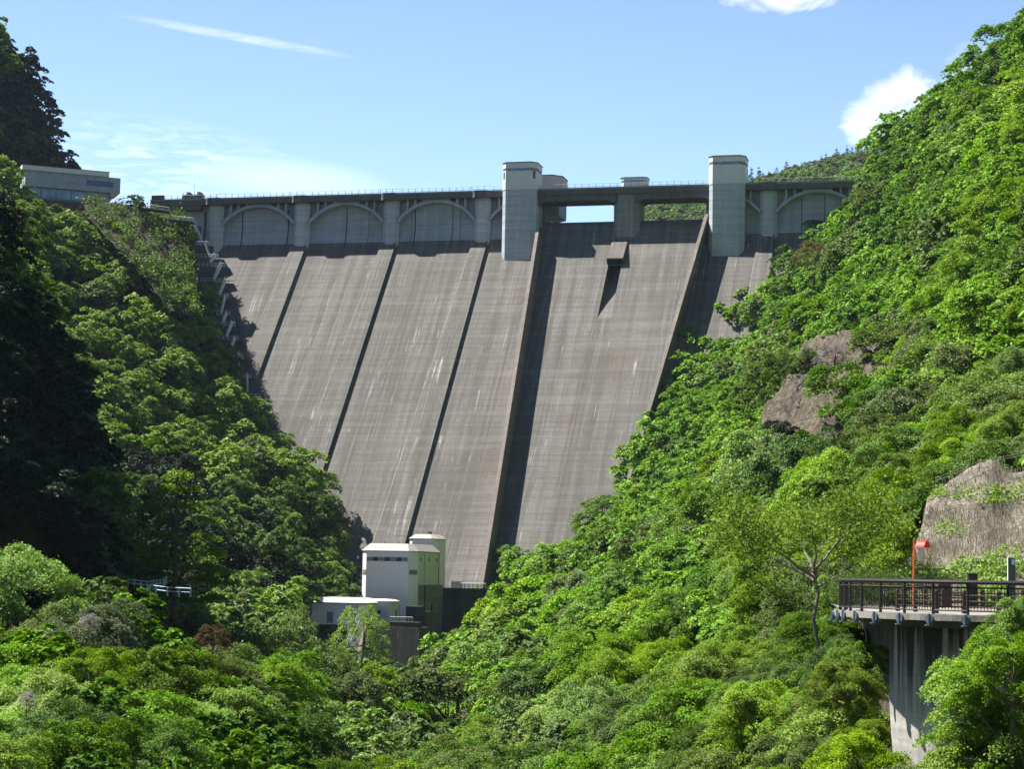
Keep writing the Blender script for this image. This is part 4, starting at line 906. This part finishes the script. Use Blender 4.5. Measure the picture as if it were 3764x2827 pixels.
def k_left(px, py, rng):  # shade and sun put into leaf colour: near-black low down, lime above
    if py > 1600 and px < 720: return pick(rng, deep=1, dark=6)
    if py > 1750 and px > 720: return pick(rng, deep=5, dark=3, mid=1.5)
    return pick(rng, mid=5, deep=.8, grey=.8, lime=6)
def k_cliff(px, py, rng): return pick(rng, deep=3, dark=3, mid=2) if py < 1000 else pick(rng, deep=.4, dark=9)  # near-black leaves paint in the cliff's shade below its top
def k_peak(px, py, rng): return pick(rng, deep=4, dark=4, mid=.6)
def k_fore(px, py, rng): return pick(rng, mid=6, deep=1.5, grey=.6, lime=3.5) if py < 2550 or px < 300 else pick(rng, mid=3, deep=6)  # deeper green low down paints in the dark undersides of the trees
def k_mid(px, py, rng): return pick(rng, mid=5, grey=1.6, oliv=1.5, deep=1.5, lime=1)
scatter('right', 1.5, k_right, seed=2); scatter('left', 1.55, k_left, rk=.95, seed=3); scatter('cliff', 1.5, k_cliff, rk=1.0, seed=4)
scatter('peak', 1.2, k_peak, rk=1.3, seed=5); scatter('fore', 1.35, k_fore, rk=.95, seed=6); scatter('mid', 1.35, k_mid, rk=.75, seed=7)
def k_far(px, py, rng): return pick(rng, oliv=4, mid=4, grey=3, rust=.5)
cands.sort(key=lambda c: (not (-c['size'] < c['px'] < 3764+c['size'] and -c['size'] < c['py'] < 2827+c['size']), -c['size']))
print('tree candidates', len(cands), {k: sum(1 for c in cands if c['reg'] == k) for k in GR})
ON = lambda c: -c['size'] < c['px'] < 3764+c['size'] and -c['size'] < c['py'] < 2827+c['size']
BIG = cands[:300]; REST = cands[300:]; print('in frame', sum(map(ON, cands)))
OFFL = [(crown_mesh('crown', 91, 950, .16, npads=40)[0],)]; SOLID = kit('solid', (95, 96, 97), 3600, .080, npads=70)
def meshes_for(c):
    if c['reg'] in ('cliff', 'peak'): K = COAR
    elif c['D'] < 185: K = NEAR
    elif c['D'] < 300: K = FINE
    else: K = COAR
    if c['reg'] == 'mid' and c['py'] < 2420 and random.random() < .5: K = LITE
    return random.choice(K)
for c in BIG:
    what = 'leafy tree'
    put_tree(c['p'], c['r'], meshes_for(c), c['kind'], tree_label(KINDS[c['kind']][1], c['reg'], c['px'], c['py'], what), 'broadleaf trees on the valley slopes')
# the smaller far trees of each slope: one woodland mass per slope
def wood(name, items, src, label):
    """joins many crowns into one object per leaf kind on one mesh"""
    arrs = []; mats = []; km = {}
    me0 = {}
    for c in items:
        k = random.choice(src if ON(c) else OFFL)[0]
        if k.name not in me0:
            a = np.empty(len(k.vertices)*3, np.float32); k.vertices.foreach_get('co', a); me0[k.name] = a.reshape(-1, 4, 3)
        V = me0[k.name]; th = random.uniform(0, 6.28); ct, st_ = math.cos(th), math.sin(th); s = c['r']
        X = V[..., 0]*ct-V[..., 1]*st_; Y = V[..., 0]*st_+V[..., 1]*ct
        arrs.append(np.stack([X*s+c['p'][0], Y*s+c['p'][1], V[..., 2]*s*random.uniform(.85, 1.1)+c['p'][2]], -1)); mi_ = km.setdefault(c['kind'], len(km)); mats.append(np.full(len(V), mi_, np.int32))
    me = quads_mesh(name, np.concatenate(arrs))
    for k in km: me.materials.append(KINDS[k][0])
    me.polygons.foreach_set('material_index', np.concatenate(mats)); o = bpy.data.objects.new(name, me); C.objects.link(o); return tag(o, label, 'woodland', None, 'stuff')
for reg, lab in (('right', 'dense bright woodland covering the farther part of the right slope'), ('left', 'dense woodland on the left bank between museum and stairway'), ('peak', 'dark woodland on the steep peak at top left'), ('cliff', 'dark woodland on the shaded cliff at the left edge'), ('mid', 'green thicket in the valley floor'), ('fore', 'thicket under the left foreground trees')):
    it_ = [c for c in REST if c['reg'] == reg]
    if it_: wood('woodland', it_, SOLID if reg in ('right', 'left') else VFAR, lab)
# far ridge: woodland mass with single dark conifers along the skyline
G = GR['far']; rng = np.random.default_rng(9); fr = []
P = interp(G, rng.random(1300), rng.random(1300)**1.2); q = proj(P)
for p, qq in zip(P, q):
    if 2280 < qq[0] < 3500 and qq[1] < 1020:
        r = rng.uniform(4.5, 8.5); fr.append(dict(px=qq[0], py=qq[1], size=60, p=p-np.array([0,0,r*1.0]), r=r, kind=k_far(0,0,rng) if not (qq[0] < 2640 and qq[1] < 790) else 'deep'))
wood('far_woodland', fr, [OFFL[0]], 'hazy woodland of pale green and olive trees on the far ridge')
sky_px = [2745, 2762, 2790, 2806, 2835, 2852, 2878, 2893, 2905, 2920, 2946, 2962, 2985, 2996, 3020, 3036, 3050, 3072, 3082, 3098, 3115, 3130, 3150, 3162, 3180, 3205, 3222, 3240, 3256, 3270, 3285]
sky_pts = interp(G, np.linspace(0, 1, 600), np.zeros(600)); sq = proj(sky_pts)
for i, px in enumerate(sky_px):
    j = int(np.argmin(abs(sq[:, 0]-px))); p = sky_pts[j]; h = random.uniform(3.6, 6.6)
    put_tree(p-np.array([0, 0, 4.5]), h, CONE[i % 2], 'dark', 'dark pointed conifer on the far ridge skyline, %d%% across and %d%% down the photo' % (round(px/37.64), round(sq[j,1]/28.27)), 'conifers on the far ridge skyline', 'conifer_tree', zs=h*1.0/h*random.uniform(.9,1.3), tilt=.03)
# ---- single trees the photo singles out
def single(px, py_top, D, r, kit_, kind, label, i=0, zs=None, name='broadleaf_tree', H=2.25, cat='tree', rz=0.0):
    p = at(px, py_top, D); p = p-np.array([0, 0, r*H*(zs or 1)]); return put_tree(p, r, kit_[i], kind, label, None, name, cat, zs=(zs or 1), rz=rz, tilt=.04)
def tiered(name, seed, n, leaf):               # layered crown, wider towards the bottom
    r = np.random.default_rng(seed); pads = []
    for k in range(9):
        z = .35+k*.27; R_ = 1.05*(1-(k/9.5)**1.4)
        for j in range(max(2, int(9*R_))): th = r.uniform(0, 2*math.pi); rr = R_*r.uniform(.35, 1); pads.append((rr*math.cos(th), rr*math.sin(th), z+r.uniform(-.06,.06)-rr*.1, r.uniform(.16, .30)))
    pads = np.array(pads); w = pads[:, 3]**2; pd = pads[r.choice(len(pads), n, p=w/w.sum())]; rho = np.sqrt(r.uniform(0,1,n))*(1+.2*r.normal(size=n)); ph = r.uniform(0, 2*math.pi, n); P = pd[:, :3].copy()
    P[:,0] += pd[:,3]*rho*np.cos(ph); P[:,1] += pd[:,3]*rho*np.sin(ph); P[:,2] += -pd[:,3]*.3*rho**2+r.normal(size=n)*.025
    me = quads_mesh(name, leaf_quads(P, np.array([0,0,1.0])+r.normal(size=(n,3))*.45, leaf, r)); me.materials.append(KINDS['lime'][0]); return me, trunk_mesh('trunk', seed, pads, n=26, H=1.9)
TIER = [tiered('crown', 71, 16000, .036)]
single(660, 1720, 240, 6.8, TIER, 'lime', 'tall layered yellow-green tree standing out against the dark left bank', H=2.6, zs=.95)
def bare(name, seed):                          # wide tree whose pale limbs show through a thin crown
    r = np.random.default_rng(seed); mm = MB(); tips = []
    def grow(p, d, l, rad, k):
        p = Vector(p); pts = [p]; rads = [rad]; dd = Vector(d)
        for i in range(3): dd = (dd+Vector(r.normal(size=3)*.16)).normalized(); pts.append(pts[-1]+dd*l/3); rads.append(rad*(1-.14*(i+1)))
        mm.tube(pts, rads, 6)
        if k == 0: tips.append(pts[-1]); return
        for i in range(3 if k > 1 else 4):
            nd = (dd+Vector((r.normal()*.75, r.normal()*.75, r.normal()*.35+.12))).normalized(); grow(pts[-1] if i < 2 else pts[-2], nd, l*.68, rads[-1]*.62, k-1)
            if k < 3: tips.append(pts[-1])
    mm.tube([(0,0,-.4),(.05,0,.25),(-.01,.01,.6),(.06,.02,.95),(.0,0,1.15),(.05,0,1.3)], [.034,.028,.026,.024,.022,.018], 8); tips.clear()
    for i in range(6): a = i*1.05+.3; grow((0.0,0,1.0+.05*i), (math.cos(a)*.95, math.sin(a)*.95, .62), .72, .019, 3)
    T = np.array([tuple(t) for t in tips]); n = 13000; c = T[r.integers(0, len(T), n)]; P = c+r.normal(size=(n,3))*np.array([.12,.12,.08])
    me = quads_mesh(name, leaf_quads(P, np.array([0,0,.9])+r.normal(size=(n,3))*.6, .032, r)); me.materials.append(KINDS['mid'][0]); tm = bpy.data.meshes.new('trunk'); tm.from_pydata(mm.v, [], mm.f); tm.materials.append(plain('grey_bark', (.20,.17,.14), .9, var=.3, scale=8)); return me, tm
BARE = [bare('crown', 81), bare('crown', 83)]
single(2995, 1900, 100, 3.4, BARE, 'lime', 'spreading tree with bare pale limbs showing through thin leaves, left of the lookout', H=1.95, zs=1.1, name='spreading_tree')
single(3180, 2120, 92, 1.5, BARE, 'deep', 'thin dark-trunked tree just left of the lookout railing', i=1, H=2.1, name='spreading_tree')
single(1080, 2230, 235, 3.4, [(LITE[0][0], BARE[1][1])], 'grey', 'thin airy tree in front of the long low white house', H=2.2, zs=1.35)
single(1330, 2215, 262, 3.2, [(LITE[1][0], LITE[1][1])], 'lime', 'thin young tree whose twigs cross the corner of the long low white house', H=2.2, zs=1.6)
single(1210, 2330, 232, 4.0, [(LITE[2][0], BARE[0][1])], 'mid', 'airy tree with dark forked trunk below the long low white house', H=2.2, zs=1.4)
single(2125, 1960, 455, 6.2, FINE, 'mid', 'green tree leaning out over the foot of the spillway', H=2.2)
single(1900, 2000, 480, 6.0, FINE, 'lime', 'yellow-green tree at the lower end of the spillway chute', i=2, H=2.2)
single(2215, 1825, 480, 6.2, FINE, 'mid', 'tree with a branch reaching left over the lower spillway', i=3, H=2.1)
single(3660, 2350, 61, 2.2, NEAR, 'lime', 'bright leafy bush in front of the white lookout column', i=1, H=2.2)
single(3780, 2190, 62, 1.7, NEAR, 'mid', 'leafy tree rising to the lookout slab at the right edge', i=2, H=2.2)
single(3720, 2300, 58, 1.6, NEAR, 'lime', 'sunlit tree top at the right edge below the lookout slab', i=0, H=2.2)
single(3720, 2520, 59, 2.2, NEAR, 'mid', 'leafy bush filling the lower right corner', i=4, H=2.2)
single(3570, 2690, 61, 1.7, NEAR, 'lime', 'bright bush low in front of the lookout column', i=2, H=2.2)
single(3160, 2345, 84, 1.5, NEAR, 'mid', 'bright green bush against the shaded left side of the lookout column', i=3, H=2.2)
single(3100, 2420, 80, 1.5, NEAR, 'lime', 'yellow-green bush left of the lookout column', i=4, H=2.2)
single(3010, 2500, 90, 1.0, LITE*2, 'rust', 'rusty brown bush left of the lookout column', i=2, H=2.2, name='shrub', cat='shrub')
single(780, 2290, 160, 1.4, LITE, 'rust', 'rusty brown bush above the slanting concrete wall', i=1, H=2.2, name='shrub', cat='shrub')
single(2990, 880, 480, 4.5, LITE, 'rust', 'brown reddish tree in the dark gap below the right gate tower trees', i=1, H=2.2)
single(3060, 1300, 285, 2.4, LITE*2, 'wist', 'pale lilac flowering vine hanging above the bare rock face', i=4, H=1.6, name='flowering_vine', cat='vine')
single(2965, 1400, 285, 1.9, LITE*2, 'wist', 'pale lilac flowering vine left of the bare rock face', i=2, H=1.6, name='flowering_vine', cat='vine')
single(330, 2275, 132, .7, LITE*2, 'wist', 'pale lilac flowering vine over the left foreground trees', i=0, H=1.7, name='flowering_vine', cat='vine')
single(100, 2560, 112, .6, LITE*2, 'wist', 'pale lilac flowering vine at the lower left edge', i=3, H=1.7, name='flowering_vine', cat='vine')
single(500, 715, 556, 2.6, COAR, 'oliv', 'small pale tree beside the museum building at the end of the crest', i=3, H=2.1)
single(2900, 1330, 300, 5.2, FINE, 'deep', 'dark green tree overhanging the left side of the bare rock face', i=1, H=2.0)
single(3330, 1290, 262, 4.6, FINE, 'mid', 'green tree hanging over the top right of the bare rock face', i=4, H=2.0)
for i_, (px_, py_, D_, r_) in enumerate(((2960, 1300, 292, 3.2), (3370, 1500, 248, 3.2), (2880, 1560, 268, 3.4), (3010, 1660, 248, 3.0), (3200, 1640, 240, 2.8))):
    single(px_, py_, D_, r_, FINE, ('deep', 'lime', 'dark', 'mid', 'grey')[i_], ('dark green bush over the top left of the bare rock face', 'yellow-green bush against the right edge of the bare rock face', 'very dark bush in the shade left of the bare rock face', 'green bush at the lower left corner of the bare rock face', 'pale grey-green bush under the middle of the bare rock face')[i_], i=i_, H=2.0, name='shrub', cat='shrub')
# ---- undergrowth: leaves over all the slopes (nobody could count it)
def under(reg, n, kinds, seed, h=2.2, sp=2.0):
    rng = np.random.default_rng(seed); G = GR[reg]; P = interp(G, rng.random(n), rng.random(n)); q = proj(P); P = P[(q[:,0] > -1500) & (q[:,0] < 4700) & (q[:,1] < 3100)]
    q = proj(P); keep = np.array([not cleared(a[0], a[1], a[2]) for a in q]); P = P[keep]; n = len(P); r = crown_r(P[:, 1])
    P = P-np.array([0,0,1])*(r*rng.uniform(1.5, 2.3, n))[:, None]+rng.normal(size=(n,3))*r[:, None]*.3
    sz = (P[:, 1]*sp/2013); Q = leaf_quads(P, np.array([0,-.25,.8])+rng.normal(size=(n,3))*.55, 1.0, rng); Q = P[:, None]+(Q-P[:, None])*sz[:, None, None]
    me = quads_mesh('undergrowth', Q); me.materials.append(KINDS[kinds][0]); o = bpy.data.objects.new('undergrowth', me); C.objects.link(o); return o
for reg, n, k, lab in (('right', 110000, 'dark', 'low green undergrowth beneath the trees of the right slope'), ('left', 60000, 'dark', 'low green undergrowth on the left bank'), ('fore', 50000, 'dark', 'low growth under the left foreground trees'),  # near-black leaf colour paints shade into the gaps between crowns
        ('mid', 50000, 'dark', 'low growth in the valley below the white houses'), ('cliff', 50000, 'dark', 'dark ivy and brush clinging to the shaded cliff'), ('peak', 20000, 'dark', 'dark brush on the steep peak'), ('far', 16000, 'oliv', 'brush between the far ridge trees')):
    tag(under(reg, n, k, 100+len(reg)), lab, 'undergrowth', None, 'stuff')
# dry scrub and small bushes on the terraced slope left of the dam, grass on the netted cutting and on the rock
def patch(name, ctrl, n, kind, size, label, cat, off=.3, keepf=.45, seed=5):
    rng = np.random.default_rng(seed); G = surface(ctrl, 40, 40); u, v = rng.random(n), rng.random(n); P = interp(G, u, v)
    f = np.array([mn.noise(Vector(p)*(.35 if p[1] < 200 else .30)) for p in P]); P = P[f > (.5-keepf)*.8]; n = len(P); P = P+rng.normal(size=(n,3))*off*.4+np.array([0,-off*.4,off*.6])
    me = quads_mesh(name, leaf_quads(P, np.array([0,-.4,.7])+rng.normal(size=(n,3))*.6, size, rng)); me.materials.append(KINDS[kind][0]); o = bpy.data.objects.new(name, me); C.objects.link(o); return tag(o, label, cat, None, 'stuff')
patch('scrub', SCR, 26000, 'oliv', .42, 'dry olive scrub on the brown slope left of the dam', 'scrub', off=1.6, keepf=.42)
patch('scrub', SCR, 16000, 'mid', .42, 'green tufts on the brown slope left of the dam', 'scrub', off=2.0, keepf=.25, seed=8)
patch('grass', [[(x, y, d-.3) for x, y, d in row] for row in NET], 9000, 'lime', .11, 'tufts of grass on the netted cutting', 'grass', off=.25, keepf=.12)
patch('grass', [[(x, y, d-.3) for x, y, d in row] for row in NET[2:]]+[[(x, y+6, d-1) for x, y, d in NET[3]]], 16000, 'mid', .12, 'grass along the foot of the netted cutting', 'grass', off=.35, keepf=.5, seed=4)
patch('rock_plants', ROCKP, 2500, 'oliv', .4, 'sparse plants on the bare rock face', 'plants', off=.8, keepf=.10)
# thin cables above the netted cutting
def strands(n, seed):
    rng = np.random.default_rng(seed); G = surface(NET, 60, 60); P = interp(G, rng.random(n), rng.random(n))+np.array([0,-.35,.1])+rng.normal(size=(n,3))*.08
    ln = rng.uniform(.25, .8, n)[:, None]; d = np.array([0,0,-1.0])+rng.normal(size=(n,3))*np.array([.16,.1,0])+np.array([0,-.35,0]); w = np.array([.012,0,0])*rng.uniform(.6,1.6,n)[:, None]
    Q = np.stack([P-w, P+w, P+d*ln+w*.4, P+d*ln-w*.4], 1); me = quads_mesh('dry_strands', Q); me.materials.append(KINDS['straw'][0]); o = bpy.data.objects.new('dry_strands', me); C.objects.link(o)
    return tag(o, 'dry straw hanging on the netted cutting', 'dry grass', None, 'stuff')
strands(7000, 12)
cbl = empty('catch_fence', at(3560, 1760, 108), 0, 'thin wire catch fence above the netted cutting', 'fence'); c0 = np.array(cbl.location)
for k in range(2): MB().tube([at(3440, 1768-10*k, 109)-c0, at(3600, 1705-9*k, 110)-c0, at(3790, 1668-8*k, 111)-c0], .012, 4).build('wire', M_lou, cbl)
for px, py in ((3440,1775),(3520,1745),(3600,1710),(3690,1695)): a = at(px, py, 109.5)-c0; MB().tube([a, a+np.array([0,0,.3])], .018, 5).build('post', M_lou, cbl)
HAZE = True
if HAZE:
    hz = MB().box(-2600, 2600, -60, 2600, -44, 900).build('haze', bpy.data.materials.new('haze_air'), None); hz['kind'] = 'stuff'
    m = hz.data.materials[0]; m.use_nodes = True; m.node_tree.nodes.clear(); o = m.node_tree.nodes.new('ShaderNodeOutputMaterial'); v = m.node_tree.nodes.new('ShaderNodeVolumePrincipled')
    v.inputs['Color'].default_value = (.6,.76,1,1); v.inputs['Density'].default_value = .00003; m.node_tree.links.new(v.outputs[0], o.inputs['Volume'])
